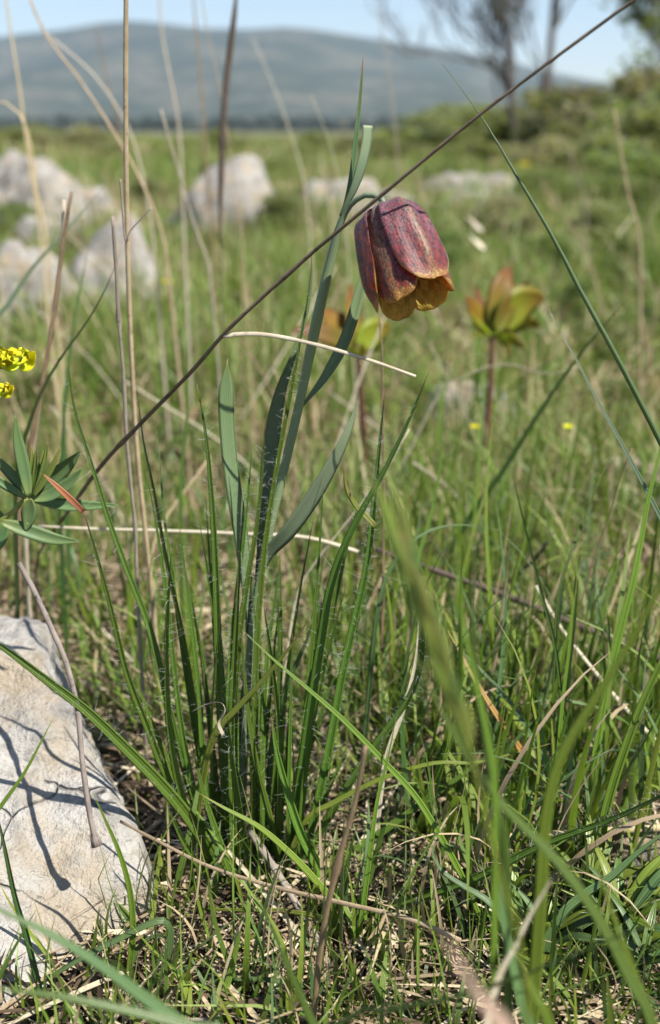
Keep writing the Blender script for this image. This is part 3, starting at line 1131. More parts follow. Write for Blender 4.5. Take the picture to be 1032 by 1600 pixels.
# ------------------------------------------------------------------ the hairy-leaved tuft
TUFT_O = G(392, 1395)
TUFT_O.z = ground_z(TUFT_O.x, TUFT_O.y)
tuft = thing('hairy_leaf_tuft', 'tuft of long narrow dark-green leaves with white hairs round the flower stem', 'plant', TUFT_O)
HAIRY = [
    # (tip ... foot, width px, hairs, material, D tip, D foot)
    ([(104, 548), (117, 640), (145, 730), (170, 810), (197, 885), (232, 975), (252, 1050), (275, 1150), (310, 1270), (345, 1350)], 14, 60, 'hairy', .385, .362),
    ([(131, 800), (150, 862), (176, 960), (198, 1050), (228, 1130), (262, 1215), (300, 1290), (345, 1365)], 15, 70, 'hairy', .350, .356),
    ([(207, 1040), (228, 1105), (258, 1180), (290, 1265), (330, 1350)], 13, 12, 'hairy_light', .355, .357),
    ([(229, 738), (246, 830), (260, 930), (272, 1040), (288, 1160), (320, 1300), (350, 1370)], 12, 60, 'hairy', .372, .36),
    ([(214, 605), (225, 690), (240, 760), (262, 880), (290, 1010), (318, 1180), (350, 1350)], 11, 18, 'hairy', .392, .366),
    ([(242, 660), (250, 720), (256, 800), (270, 900), (292, 1060), (330, 1300)], 9, 10, 'hairy', .405, .37),
    ([(268, 862), (263, 950), (261, 1040), (267, 1150), (290, 1260), (335, 1360)], 16, 90, 'hairy_light', .350, .354),
    ([(280, 815), (290, 900), (301, 985), (311, 1080), (320, 1200), (345, 1350)], 12, 60, 'hairy', .374, .362),
    ([(286, 870), (300, 940), (316, 1030), (330, 1150), (350, 1330)], 11, 40, 'hairy', .38, .364),
    ([(308, 600), (322, 680), (331, 775), (337, 880), (341, 1000), (347, 1130), (355, 1260), (368, 1370)], 18, 130, 'hairy', .372, .36),
    ([(395, 690), (388, 770), (380, 850), (368, 950), (358, 1070), (354, 1200), (362, 1350)], 12, 120, 'hairy', .378, .364),
    ([(414, 655), (410, 740), (400, 830), (385, 920), (372, 1020), (366, 1160), (372, 1350)], 14, 120, 'hairy', .366, .36),
    ([(488, 400), (482, 460), (467, 545), (451, 630), (434, 720), (418, 820), (408, 910), (401, 1010), (398, 1120), (397, 1250), (392, 1375)], 13, 170, 'hairy', .366, .362),
    ([(376, 830), (372, 930), (366, 1040), (362, 1160), (366, 1350)], 15, 70, 'hairy', .362, .358),
    ([(440, 868), (425, 970), (415, 1060), (410, 1180), (404, 1360)], 12, 60, 'hairy', .372, .362),
    ([(390, 890), (400, 980), (405, 1070), (410, 1200), (408, 1370)], 11, 30, 'hairy', .37, .362),
    ([(673, 574), (640, 655), (600, 738), (562, 806), (535, 862), (515, 925), (504, 990), (490, 1080), (474, 1190), (460, 1290), (445, 1375)], 19, 70, 'hairy', .352, .358),
    ([(602, 606), (594, 690), (585, 780), (574, 880), (553, 975), (534, 1060), (518, 1150), (497, 1250), (468, 1370)], 17, 200, 'hairy', .376, .364),
    ([(503, 930), (496, 1010), (488, 1080), (480, 1160), (470, 1260), (452, 1370)], 17, 20, 'hairy_light', .370, .362),
    ([(622, 868), (648, 905), (661, 960), (660, 1030), (640, 1090), (598, 1150), (556, 1210), (510, 1285), (462, 1375)], 17, 170, 'hairy', .368, .358),
    ([(1085, 1212), (1030, 1245), (950, 1282), (850, 1318), (740, 1372), (640, 1405), (560, 1425), (490, 1420), (440, 1400)], 20, 150, 'hairy', .300, .346),
    ([(800, 1150), (730, 1205), (650, 1262), (570, 1318), (500, 1360), (440, 1390)], 15, 40, 'hairy', .375, .352),
    ([(-90, 950), (0, 1008), (65, 1056), (135, 1110), (200, 1172), (262, 1236), (310, 1298), (352, 1372)], 24, 90, 'hairy', .335, .352),
    ([(425, 1120), (432, 1170), (450, 1240), (470, 1300), (496, 1352), (520, 1400)], 20, 10, 'hairy_light', .352, .342),
    ([(378, 985), (384, 1080), (398, 1180), (425, 1290), (450, 1385)], 13, 20, 'hairy', .36, .352),
    ([(330, 880), (345, 1000), (352, 1110), (372, 1250), (395, 1385)], 10, 50, 'hairy', .385, .366),
    ([(545, 1160), (520, 1220), (490, 1290), (450, 1380)], 11, 10, 'hairy', .38, .364),
    ([(300, 1160), (318, 1240), (345, 1320), (375, 1400)], 14, 25, 'hairy', .345, .348),
    ([(356, 1120), (368, 1220), (384, 1320), (398, 1400)], 17, 30, 'hairy', .352, .350),
    ([(455, 1060), (452, 1150), (440, 1260), (420, 1385)], 13, 20, 'hairy', .376, .362),
    ([(262, 1260), (290, 1320), (330, 1375), (375, 1415)], 14, 12, 'hairy', .345, .345),
]
tr = random.Random(77)
for _ in range(20):
    fx = tr.uniform(345, 480)
    ht = tr.uniform(240, 640)
    ln = (fx - 405) * tr.uniform(.4, 1.3) + tr.uniform(-50, 50)
    bow = tr.uniform(-16, 16)
    Df = tr.uniform(.352, .372)
    HAIRY.append(([(fx + ln * q ** 1.2 + bow * math.sin(PI * q), 1385 - ht * q) for q in (1, .8, .6, .4, .2, 0)], tr.uniform(8, 13), tr.choice((0, 8, 20)), tr.choice(('hairy', 'hairy', 'hairy_light')),
                  Df + tr.uniform(-.005, .02), Df))
for i, (lst, w, nh, mt, Da, Db) in enumerate(HAIRY):
    wp = interp_D(lst, Da, Db)
    lf = strand('leaf', None, None, wp, w * .88, M[mt], 'keel', 'grass', 44, random.uniform(-.5, .5), random.uniform(-.5, .5), True, tuft)
    pa, ww, ro = o_path[lf.name]
    if nh:
        h = link('hair', hair_mesh(pa, ww, int(nh * 1.5), .0030, ORG[lf.name], .16, .95, ro, i), lf, mats=[M['hair']])
        h['kind'] = 'stuff'
# red-brown dead tip bent over at the left, yellow dead tip bent over at the right
strand('dead_tip', 'rust-red dead leaf tip bent over to the left', None, pts([(67, 740), (98, 768), (131, 800)], .350), 11, M['red_tip'], 'keel', 'grass', 16, .2, 0, False, tuft)
strand('dead_tip', 'yellow dead leaf tip hooked over to the left', None, pts([(538, 730), (541, 762), (556, 790), (586, 822)], .366), 12, M['grass_yellow'], 'keel', 'grass', 18, .6, .8, False, tuft)

# ------------------------------------------------------------------ dry stalks, one by one
SG = 'dry_stalk'
strand(SG, 'tall straight straw-coloured stalk rising out of the top left of the photo', 'dry stalk',
       pts([(198, -90), (197, 60), (197, 200), (200, 400), (206, 560), (214, 700), (226, 820), (240, 950)], .455), 8.5, M['straw'], 'tube', lambda v: 1 - .2 * v, 40, jitter=.1, nodes=(.35,))
strand(SG, 'thin knotted grey stalk just left of the tall straw stalk', 'dry stalk',
       pts([(176, 338), (182, 420), (186, 500), (193, 580), (198, 680), (205, 760), (212, 830), (214, 900)], .43), 6.5, M['straw_grey'], 'tube', lambda v: 1 - .2 * v, 60, jitter=.25,
       nodes=(.12, .28, .4, .5, .62, .74, .85))
strand(SG, 'thin bare side twig with a forked tip crossing the tall straw stalk', 'dry twig',
       pts([(238, 324), (222, 340), (203, 362), (196, 376), (190, 300), (188, 280)], .44), 3.5, M['straw_grey'], 'tube', 'stalk', 24, ground=False)
strand(SG, 'long dark diagonal stalk crossing in front of the flower stem', 'dry stalk',
       pts([(1050, -42, .340), (994, -2, .342), (860, 96, .344), (740, 187, .346), (600, 302, .349), (480, 402, .354), (400, 474, .356), (350, 522, .358), (300, 580, .368), (220, 662, .39), (160, 726, .42), (110, 795, .47), (60, 870, .54)], .37),
       7.4, M['stalk_dark'], 'oval', lambda v: .75 + .4 * ss(.2, .5, v) - .15 * v, 90, .3, 1.2, jitter=.16, nodes=(.30, .52, .735))
strand(SG, 'bleached pale stalk end bent across to the right, in front of the hairy leaves', 'dry stalk',
       pts([(650, 588, .352), (582, 564, .353), (500, 540, .355), (424, 524, .357), (375, 522, .358), (349, 526, .358)], .356), 7, M['straw_pale'], 'oval', 'stalk', 30, ground=False, jitter=.15)
strand(SG, 'split brown stalk leaning beside the yellow spurge', 'dry stalk',
       pts([(112, 300), (99, 380), (88, 470), (72, 570), (55, 660), (38, 760), (28, 850)], .50), 13, M['straw_brown'], 'oval', 'stalk', 30, .4, 1, jitter=.2)
strand(SG, 'thin straw stalk leaning against the split brown stalk', 'dry stalk',
       pts([(100, 312), (98, 375), (90, 440), (78, 530), (60, 640), (46, 740), (40, 820)], .505), 8, M['straw_pale'], 'oval', 'stalk', 30, jitter=.2)
BG = [
    ('very blurred upright straw stalk at the top left corner', [(2, -60), (14, 30), (30, 130), (44, 240), (60, 340)], .95, 12, 'straw'),
    ('blurred arching straw stalk drooping from the top left corner', [(40, -20), (72, 55), (122, 120), (168, 190), (212, 265), (245, 340), (260, 400)], .80, 13, 'straw'),
    ('second blurred straw stalk running just above the arching one', [(70, 50), (150, 120), (205, 210), (228, 300), (240, 380)], .95, 10, 'straw_pale'),
    ('blurred hooked straw stalk in front of the large left rock', [(-20, 160), (14, 162), (38, 190), (50, 240), (58, 300), (72, 370)], .85, 13, 'straw'),
    ('blurred pale stalk curving down above the greyish boulder', [(247, -50), (252, 40), (262, 100), (274, 160), (282, 220), (286, 320)], 1.05, 11, 'straw_pale'),
    ('blurred straw stalk leaning left of the dark seed spike', [(312, -30), (326, 60), (343, 130), (356, 210), (368, 290), (378, 360)], .90, 9, 'straw'),
    ('very faint brown stalk between the pale and the leaning stalks', [(300, -40), (308, 60), (316, 150), (322, 240), (330, 330)], 1.3, 10, 'straw_brown'),
    ('blurred brown stalk with a knob end in front of the greyish boulder', [(252, 170), (264, 215), (282, 275), (300, 340), (322, 400), (330, 440)], .80, 10, 'straw_grey'),
    ('thin blurred straw stalk right of the greyish boulder', [(486, 148), (500, 182), (516, 225), (530, 280), (540, 330)], 1.0, 7, 'straw_pale'),
    ('faint tall pale stalk against the mountain behind the top leaf', [(395, 60), (430, 140), (455, 210), (478, 300)], 1.2, 7, 'straw_pale'),
    ('faint upright stalk against the sky left of the bare trees', [(582, -40), (596, 40), (606, 100), (618, 200), (624, 290)], 1.6, 8, 'straw_grey'),
    ('blurred dark stalk leaning above the flat-topped rock', [(150, 40), (166, 120), (185, 200), (198, 300)], 1.4, 10, 'straw_brown'),
    ('blurred tan stalk at the right of the rise', [(960, 170), (968, 220), (982, 300), (1000, 380)], 1.0, 12, 'straw'),
    ('pale bent stalk in the grass right of the young reddish plant', [(905, 572), (860, 585), (800, 570), (760, 574), (720, 592), (690, 610)], .72, 9, 'straw_pale'),
    ('reddish-brown upright stalk directly below the bell', [(594, 497), (597, 560), (598, 640), (600, 720), (600, 815)], .47, 10, 'straw_brown'),
    ('dark thin stalk standing among the blades near the right edge', [(988, 700), (968, 752), (952, 808), (930, 870), (912, 930), (900, 985)], .44, 7, 'straw_brown'),
    ('leaning pale straw left of the flat grey stone', [(640, 670), (600, 740), (555, 800), (500, 870), (465, 930)], .47, 6, 'straw_pale'),
]
for lab, lst, D, w, mt in BG:
    strand(SG, lab, 'dry stalk', pts(lst, D), w * (.48 if D > .7 else 1), M[mt], 'oval', 'stalk', 26, random.uniform(0, 1), .6, jitter=.15)
sp = strand('seed_spike', 'blurred dark narrow seed spike standing against the mountain', 'seed head',
            pts([(372, -40), (368, 10), (362, 60), (356, 110), (351, 160), (348, 230), (345, 330)], .85), 9, M['stalk_dark'], 'oval',
            lambda v: .22 + .88 * ss(.50, .66, v) * (1 - ss(.9, 1, v)), 30, 0, 0)
# lying twigs and straws
def lying(name, label, cat, lst, wpx, mat, lift=.004, sect='tube', **kw):
    q = []
    for x, y in lst:
        g = G(x, y)
        g.z += lift
        q.append(P(x, y, (g.y)) if lift < .006 else g)
    return strand(name, label, cat, q, wpx, M[mat], sect, 'stalk', 26, ground=False, jitter=.25, **kw)


strand('twig', 'dark brown twig lying across the grass at the right', 'twig',
       pts([(588, 858, .54), (690, 895, .53), (800, 934, .51), (900, 976, .49), (1020, 1026, .47), (1070, 1045, .46)], .5), 13, M['twig'], 'tube', 'stalk', 30, ground=False, jitter=.3)
strand('twig', 'dark bent twig end poking up in the grass beyond the long brown twig', 'twig',
       pts([(864, 832, .56), (850, 855, .56), (830, 880, .57), (800, 905, .58)], .56), 8, M['twig'], 'tube', 'stalk', 16, jitter=.3)
strand(SG, 'straw stalk lying level behind the hairy leaves', 'dry stalk',
       pts([(60, 822), (140, 826), (250, 829), (380, 834), (480, 840), (560, 862)], .47), 6, M['straw_pale'], 'tube', 'stalk', 26, ground=False, jitter=.15)
strand('twig', 'grey twig with a knobbed end hanging over the big pale rock', 'twig',
       pts([(152, 1322, .318), (140, 1270, .322), (128, 1180, .332), (122, 1110, .342), (105, 1040, .352), (80, 980, .36), (52, 920, .37), (30, 880, .375)], .34), 9, M['twig_grey'], 'tube',
       lambda v: 1 + 1.2 * math.exp(-((v - .99) / .025) ** 2), 40, ground=False, jitter=.2)
strand('twig', 'weathered grey-brown twig lying on the litter below the tuft', 'twig',
       pts([(392, 1300, .355), (425, 1350, .345), (462, 1410, .333), (505, 1490, .315), (545, 1565, .298), (590, 1650, .285)], .32), 17, M['twig_grey'], 'tube', 'stalk', 30, ground=False, jitter=.35)
strand(SG, 'long pale tan stalk running from the rock to the lower middle', 'dry stalk',
       pts([(188, 1283, .338), (250, 1316, .330), (330, 1355, .322), (430, 1386, .314), (540, 1412, .306), (640, 1436, .300), (720, 1470, .296)], .31), 8, M['straw'], 'oval', 'stalk', 30, ground=False, jitter=.15)
strand(SG, 'straw lying along the ground right of the rock base', 'dry stalk',
       pts([(130, 1512, .318), (240, 1503, .319), (350, 1498, .320), (485, 1494, .322)], .32), 11, M['straw_brown'], 'tube', 'stalk', 24, ground=False, jitter=.25)
strand(SG, 'tan stalk lying level behind the blurred blades at the right', 'dry stalk',
       pts([(784, 1306, .350), (850, 1303, .352), (940, 1298, .354), (1060, 1292, .356)], .352), 12, M['straw'], 'tube', 'stalk', 24, ground=False, jitter=.25)
strand(SG, 'bleached split stalk slanting down to the right edge', 'dry stalk',
       pts([(838, 915, .45), (880, 985, .44), (940, 1062, .425), (985, 1115, .415), (1050, 1185, .40)], .43), 6.5, M['straw_pale'], 'oval', 'stalk', 24, ground=False, jitter=.2)
strand(SG, 'slender brown stalk standing blurred in front at the lower middle', 'dry stalk',
       pts([(572, 1165, .275), (556, 1250, .275), (536, 1320, .275), (518, 1390, .275), (503, 1470, .275), (493, 1560, .275), (488, 1640, .275)], .275), 13, M['straw_brown'], 'oval',
       lambda v: .8 + .5 * math.exp(-((v - .62) / .03) ** 2) - .3 * v, 36, jitter=.15)
strand(SG, 'orange-brown curled stalk in the bottom litter near the pink blur', 'dry stalk',
       pts([(540, 1606, .292), (610, 1590, .294), (680, 1572, .296), (740, 1535, .30), (760, 1515, .302)], .295), 12, M['straw'], 'oval', 'stalk', 22, ground=False, jitter=.2)
strand('dead_grass', 'orange-tan dead blade curving down in the grass at the right', 'dead grass blade',
       pts([(700, 985), (722, 1025), (752, 1078), (785, 1130), (820, 1180), (846, 1220), (856, 1260)], .395), 11, M['orange_blade'], 'grass', 'grass', 28, .2, .4)
strand('dead_grass', 'short orange dead blade at the foot of the orange-tan one', 'dead grass blade',
       pts([(842, 1180), (850, 1225), (862, 1270), (872, 1320)], .375), 9, M['orange_blade'], 'grass', 'grass', 18, .2, .4)
strand('dry_curl', 'torn papery straw leaf tangled in the tuft', 'dead leaf',
       pts([(300, 1112, .34), (325, 1100, .338), (346, 1098, .336), (352, 1112, .336), (342, 1130, .337), (350, 1150, .338)], .338), 8, M['straw_pale'], 'flat', 'grass', 24, .4, 2.5, ground=False)
strand('dry_curl', 'curled tan dead leaf standing in the litter below centre', 'dead leaf',
       pts([(610, 1408, .318), (598, 1440, .316), (580, 1470, .314), (565, 1488, .312)], .315), 18, M['straw'], 'flat', 'lance', 18, .3, 1.0, ground=False)

# ------------------------------------------------------------------ grass blades, one by one
GB = 'grass_plant'
BL = [
    ('long sharp rush blade slanting down from the upper right to the right edge', [(691, 99), (726, 145), (762, 197), (800, 262), (836, 322), (872, 385), (905, 450), (935, 505), (965, 560), (1032, 690), (1100, 830), (1160, 1000)], .372, .345, 11, 'grass_rush', 'tube', 0),
    ('shorter silvery blade slanting down under the rush blade at the right', [(857, 482), (880, 525), (905, 570), (935, 628), (970, 690), (1010, 765), (1050, 845), (1110, 980)], .41, .39, 9.5, 'grass_shine', 'grass', 0),
    ('dark blurred blade leaning left behind the silvery blade', [(985, 462), (930, 525), (880, 590), (830, 665), (790, 730), (740, 800), (700, 870)], .58, .60, 10, 'grass_dark', 'grass', 0),
    ('dark curved blade left of the knotted grey stalk', [(187, 398), (165, 452), (135, 505), (95, 560), (62, 620), (38, 690), (25, 760)], .46, .47, 8.5, 'grass_dark', 'grass', 0),
    ('pale blurred blade leaning over the left rocks', [(163, 292), (130, 330), (95, 370), (50, 420), (10, 480), (-30, 540)], .66, .62, 11, 'grass_shine', 'grass', 0),
    ('thin upright blade in front of the flat-topped rock', [(138, 386), (130, 430), (120, 480), (112, 530), (104, 600), (100, 680)], .62, .60, 8, 'grass_dark', 'grass', 0),
    ('stout green blade rising along the right edge', [(1042, 640), (1030, 710), (1014, 775), (1000, 850), (988, 910), (965, 1000), (945, 1085), (930, 1180)], .40, .375, 16, 'g0', 'keel', 0),
    ('second stout green blade at the right edge below the first', [(1075, 940), (1035, 1030), (1005, 1095), (980, 1160), (958, 1225), (942, 1290)], .355, .345, 17, 'g0', 'keel', 0),
    ('thin upright blade with a pale stripe right of centre', [(800, 735), (815, 800), (832, 870), (850, 940), (868, 1010), (880, 1100), (900, 1200)], .40, .375, 8, 'g1', 'grass', 0),
    ('slender blade leaning right across the bleached split stalk', [(962, 700), (935, 755), (910, 820), (890, 870), (872, 940), (868, 1040), (864, 1150), (860, 1235)], .43, .375, 8, 'g1', 'grass', 0),
    ('upright bluish blade with a brown tip in the right grass', [(776, 785), (784, 850), (790, 930), (785, 1030), (776, 1110), (770, 1200)], .44, .40, 8, 'g3', 'grass', 0),
    ('pale narrow blade standing behind the blurred grass spike', [(770, 660), (762, 740), (760, 820), (764, 900), (768, 1000)], .47, .45, 8, 'g2', 'grass', 0),
    ('straight green blade rising from the litter right of centre', [(907, 830), (898, 920), (890, 1010), (880, 1090), (872, 1180), (868, 1260)], .37, .36, 9, 'g0', 'grass', 0),
    ('long diagonal blade crossing the tuft from middle down to the right', [(379, 984), (425, 1028), (480, 1075), (540, 1128), (600, 1190), (650, 1245), (690, 1310), (722, 1370), (748, 1430), (765, 1480)], .338, .322, 11, 'g0', 'keel', 0),
    ('pale flat blade leaning right at the middle of the tuft', [(488, 958), (462, 1000), (430, 1040), (400, 1075), (372, 1105), (330, 1160)], .352, .356, 14, 'g2', 'flat', 0),
    ('greyish flat blade behind the pale one at the middle of the tuft', [(497, 950), (480, 1000), (456, 1055), (438, 1110), (425, 1180)], .37, .366, 15, 'g3', 'flat', 0),
    ('arching pale-tipped blade crossing the foot of the tuft', [(312, 1240), (350, 1262), (405, 1292), (455, 1335), (495, 1378), (515, 1405)], .325, .322, 13, 'g2', 'flat', 0),
    ('thin upright blade with a tan tip in front of the pale rock', [(145, 1238), (168, 1288), (188, 1335), (203, 1390), (208, 1450), (203, 1510), (196, 1570)], .302, .298, 11, 'g0', 'keel', 0),
    ('short green blade leaning left in front of the pale rock', [(86, 1118), (68, 1152), (40, 1205), (5, 1255), (-40, 1320)], .325, .31, 10, 'g0', 'grass', 0),
    ('thin dark blade curving down over the lower rock', [(-12, 1245), (5, 1310), (24, 1400), (42, 1460), (62, 1540), (80, 1610)], .30, .285, 12, 'grass_dark', 'keel', 0),
    ('short thin blade at the left edge under the dark curving one', [(58, 1420), (40, 1450), (18, 1490), (0, 1525), (-20, 1570)], .285, .28, 8, 'g1', 'grass', 0),
    ('wide blurred blade sweeping across the bottom left corner', [(-60, 1390), (0, 1422), (80, 1460), (160, 1510), (230, 1562), (310, 1620), (380, 1680)], .258, .252, 24, 'g3', 'flat', .3),
    ('very blurred blade low across the bottom left corner', [(-60, 1530), (0, 1545), (90, 1556), (180, 1575), (300, 1605), (380, 1640)], .235, .24, 22, 'g1', 'flat', .3),
    ('blurred long blade bending from centre right to the lower right corner', [(640, 1005), (690, 1110), (735, 1190), (790, 1262), (850, 1322), (895, 1375), (945, 1450), (985, 1530), (1025, 1620)], .262, .248, 21, 'g1', 'flat', .4),
    ('broad bluish-green blade standing blurred at the lower right', [(776, 1275), (774, 1320), (778, 1370), (788, 1440), (802, 1510), (820, 1580), (835, 1650)], .262, .25, 30, 'g3', 'flat', .5),
    ('blurred pale blade leaning right at the lower right', [(876, 1350), (850, 1395), (826, 1435), (806, 1480), (770, 1560)], .255, .25, 22, 'straw_pale', 'flat', .3),
    ('blurred bright blade at the bottom right of centre', [(800, 1470), (815, 1510), (835, 1555), (860, 1620)], .24, .235, 30, 'g0', 'flat', .2),
    ('tall blurred dark blade rising right of the grass spike', [(742, 850), (738, 940), (742, 1020), (750, 1100), (762, 1180), (775, 1260), (790, 1340)], .288, .275, 15, 'g1', 'flat', .2),
    ('very blurred upright blade with no visible tip beside the grass spike', [(735, 690), (722, 760), (716, 840), (720, 940), (742, 1060), (765, 1160), (775, 1280)], .262, .255, 15, 'g0', 'flat', .2),
    ('blurred thick blade leaning up to the right edge', [(1090, 800), (1030, 920), (975, 1020), (925, 1100), (885, 1165), (862, 1230), (850, 1310), (845, 1400)], .29, .28, 22, 'g0', 'flat', .2),
    ('blurred blade arching low from the right edge to the lower middle', [(1080, 1420), (1000, 1450), (900, 1490), (800, 1530), (700, 1560), (600, 1580), (520, 1605)], .245, .24, 20, 'grass_dark', 'flat', .2),
    ('blurred green blade rising at the far lower right', [(925, 1330), (945, 1390), (965, 1450), (990, 1520), (1010, 1600)], .26, .25, 19, 'g0', 'flat', .2),
    ('pale arching blade curving left at the lower right', [(690, 1310), (676, 1330), (690, 1360), (725, 1385), (765, 1410), (790, 1450)], .30, .285, 15, 'g3', 'flat', .8),
    ('thin upright blade in the dark litter right of the tuft', [(655, 1140), (668, 1190), (676, 1240), (690, 1300)], .345, .338, 6, 'g1', 'grass', 0),
    ('thin twin blade beside the upright one in the dark litter', [(663, 1195), (672, 1240), (680, 1285), (690, 1320)], .34, .335, 6, 'g1', 'grass', 0),
    ('green blade leaning over the litter left of the curled dead leaf', [(620, 1120), (605, 1190), (590, 1250), (580, 1320), (570, 1400), (556, 1500)], .332, .315, 9, 'g0', 'grass', 0),
    ('pale half-dry blade beside the hairy leaf that curves right', [(655, 970), (648, 1040), (630, 1110), (605, 1180), (592, 1260)], .375, .366, 10, 'straw_pale', 'grass', 0),
    ('narrow arching blade right of the hairy curved leaf', [(860, 1162), (800, 1178), (740, 1192), (680, 1192), (600, 1215), (520, 1255), (480, 1280)], .352, .350, 9, 'g2', 'grass', 0),
    ('short green blade across the bottom under the tuft', [(252, 1412), (310, 1420), (380, 1422), (450, 1424), (520, 1440)], .33, .322, 10, 'g2', 'flat', 0),
    ('bright glossy blade lying below the tuft foot', [(408, 1455), (370, 1480), (330, 1508), (290, 1535), (250, 1568)], .318, .31, 22, 'g0', 'flat', 0),
    ('curled pale-green blade looping beside the rock base', [(270, 1495), (262, 1468), (240, 1463), (215, 1485), (200, 1530), (190, 1580)], .312, .302, 11, 'g3', 'flat', .4),
    ('blurred blade leaning from the tuft foot to the bottom', [(398, 1395), (425, 1450), (452, 1515), (480, 1580), (500, 1640)], .275, .268, 16, 'g1', 'flat', .2),
    ('pale-green blade lying across the bottom edge', [(0, 1585), (90, 1520), (180, 1470), (260, 1440)], .29, .30, 12, 'g3', 'flat', .2),
    ('slim blade lying level near the bottom centre', [(300, 1535), (400, 1530), (490, 1542), (580, 1570), (650, 1600)], .296, .288, 11, 'g3', 'flat', .2),
    ('upright pale blade right of the thin knotted stalk', [(292, 508), (294, 590), (292, 660), (284, 740), (282, 820)], .56, .54, 8, 'g1', 'grass', 0),
    ('slim dark blade left of the rust-red leaf tip', [(108, 590), (100, 660), (96, 730), (94, 800)], .55, .54, 8, 'grass_dark', 'grass', 0),
    ('green blade in the grass right of the lance leaf', [(690, 620), (690, 700), (680, 780), (660, 850), (640, 930)], .50, .47, 8, 'g0', 'grass', 0),
    ('arching blade crossing right of the hooked yellow tip', [(780, 828), (720, 820), (675, 828), (640, 850), (610, 890), (590, 960)], .43, .41, 8, 'g3', 'grass', 0),
    ('dark blade leaning right below the long brown twig', [(880, 1085), (845, 1115), (812, 1150), (790, 1180), (772, 1220)], .385, .375, 8, 'grass_dark', 'grass', 0),
    ('bluish blade running down behind the tall blurred blade', [(715, 1010), (755, 1050), (800, 1100), (835, 1160), (862, 1220)], .395, .375, 9, 'g3', 'grass', 0),
    ('pale blade at the far right above the rough brown stone', [(1060, 1285), (1000, 1330), (955, 1370), (910, 1400), (870, 1440)], .31, .30, 20, 'g3', 'flat', .2),
]
for lab, lst, Da, Db, w, mt, sect, roll in BL:
    if 'blurred' in lab and Da < .30:
        w *= 1.12
        Da, Db = Da * .80, Db * .80                    # these stand close to the lens
    m_ = GREEN[int(mt[1])] if mt[0] == 'g' and mt[1:].isdigit() else M[mt]
    strand(GB, lab, 'grass blade', interp_D(lst, Da, Db), w, m_, sect, 'grass', 34, roll + random.uniform(-.35, .35), random.uniform(-.4, .4))

# blurred grass spike in front
sp_pts = interp_D([(622, 830), (645, 900), (675, 985), (700, 1060), (722, 1130), (742, 1200), (762, 1290), (790, 1400), (820, 1520)], .180, .165)
spk = thing('grass_spike', 'large blurred yellow-green grass spike close in front, right of the flower stem', 'grass spike', Vector((sp_pts[-1].x, sp_pts[-1].y, ground_z(0, .23))))
strand('stem', None, None, sp_pts, 9, GREEN[2], 'tube', 'stalk', 30, 0, 0, True, spk)
ax_pts = catmull(sp_pts[:6], 31)
for k in range(15):
    j = min(28, 2 * k + 1)
    c = ax_pts[j]
    ax = (ax_pts[j - 1] - ax_pts[j + 1]).normalized()
    side = Vector(((1 if k % 2 else -1) * random.uniform(.5, 1.2), random.uniform(-.6, .6), 0))
    ln = random.uniform(.010, .0155)
    tip = c + ax * ln + side * random.uniform(.0006, .0018)
    mid = c + ax * ln * .45 + side * random.uniform(.0009, .0016)
    me = sweep_mesh(catmull([c - ax * .001, mid, tip, tip + ax * ln * .55 + side * .0006], 14), random.uniform(.0017, .0026), 'oval',
                    lambda v: max(.05, math.sin(PI * min(1, (v + .05) * 1.45)) ** .8 if v < .66 else .06), org=ORG[spk.name])
    link('spikelet', me, spk, mats=[(GREEN[2], M['grass_yellow'], GREEN[0], GREEN[1])[k % 4]])
# pink-tan dead leaf, far out of focus at the bottom
strand('dead_leaf', 'very blurred pinkish-tan dead leaf at the bottom right of centre', 'dead leaf',
       pts([(690, 1455, .125), (712, 1495, .124), (742, 1545, .123), (780, 1605, .122), (825, 1690, .121)], .123), 38, dry_mat('pink_dry', (.34, .235, .175), (.26, .175, .13), dark_amt=.3), 'flat', 'blunt', 20, .5, .4)

# ------------------------------------------------------------------ yellow spurge
SPO = P(-90, 900, .40)
SPO.z = ground_z(SPO.x, SPO.y)
spg = thing('spurge', 'blue-green leafy spurge with bright yellow flower heads at the left edge', 'plant', SPO)


def spg_part(name, lst, w, mat, sect, prof, D=.385, n=20, roll=0.0, twist=0.0, face=None):
    return strand(name, None, None, pts(lst, D), w, mat, sect, prof, n, roll, twist, False, spg, face=face)


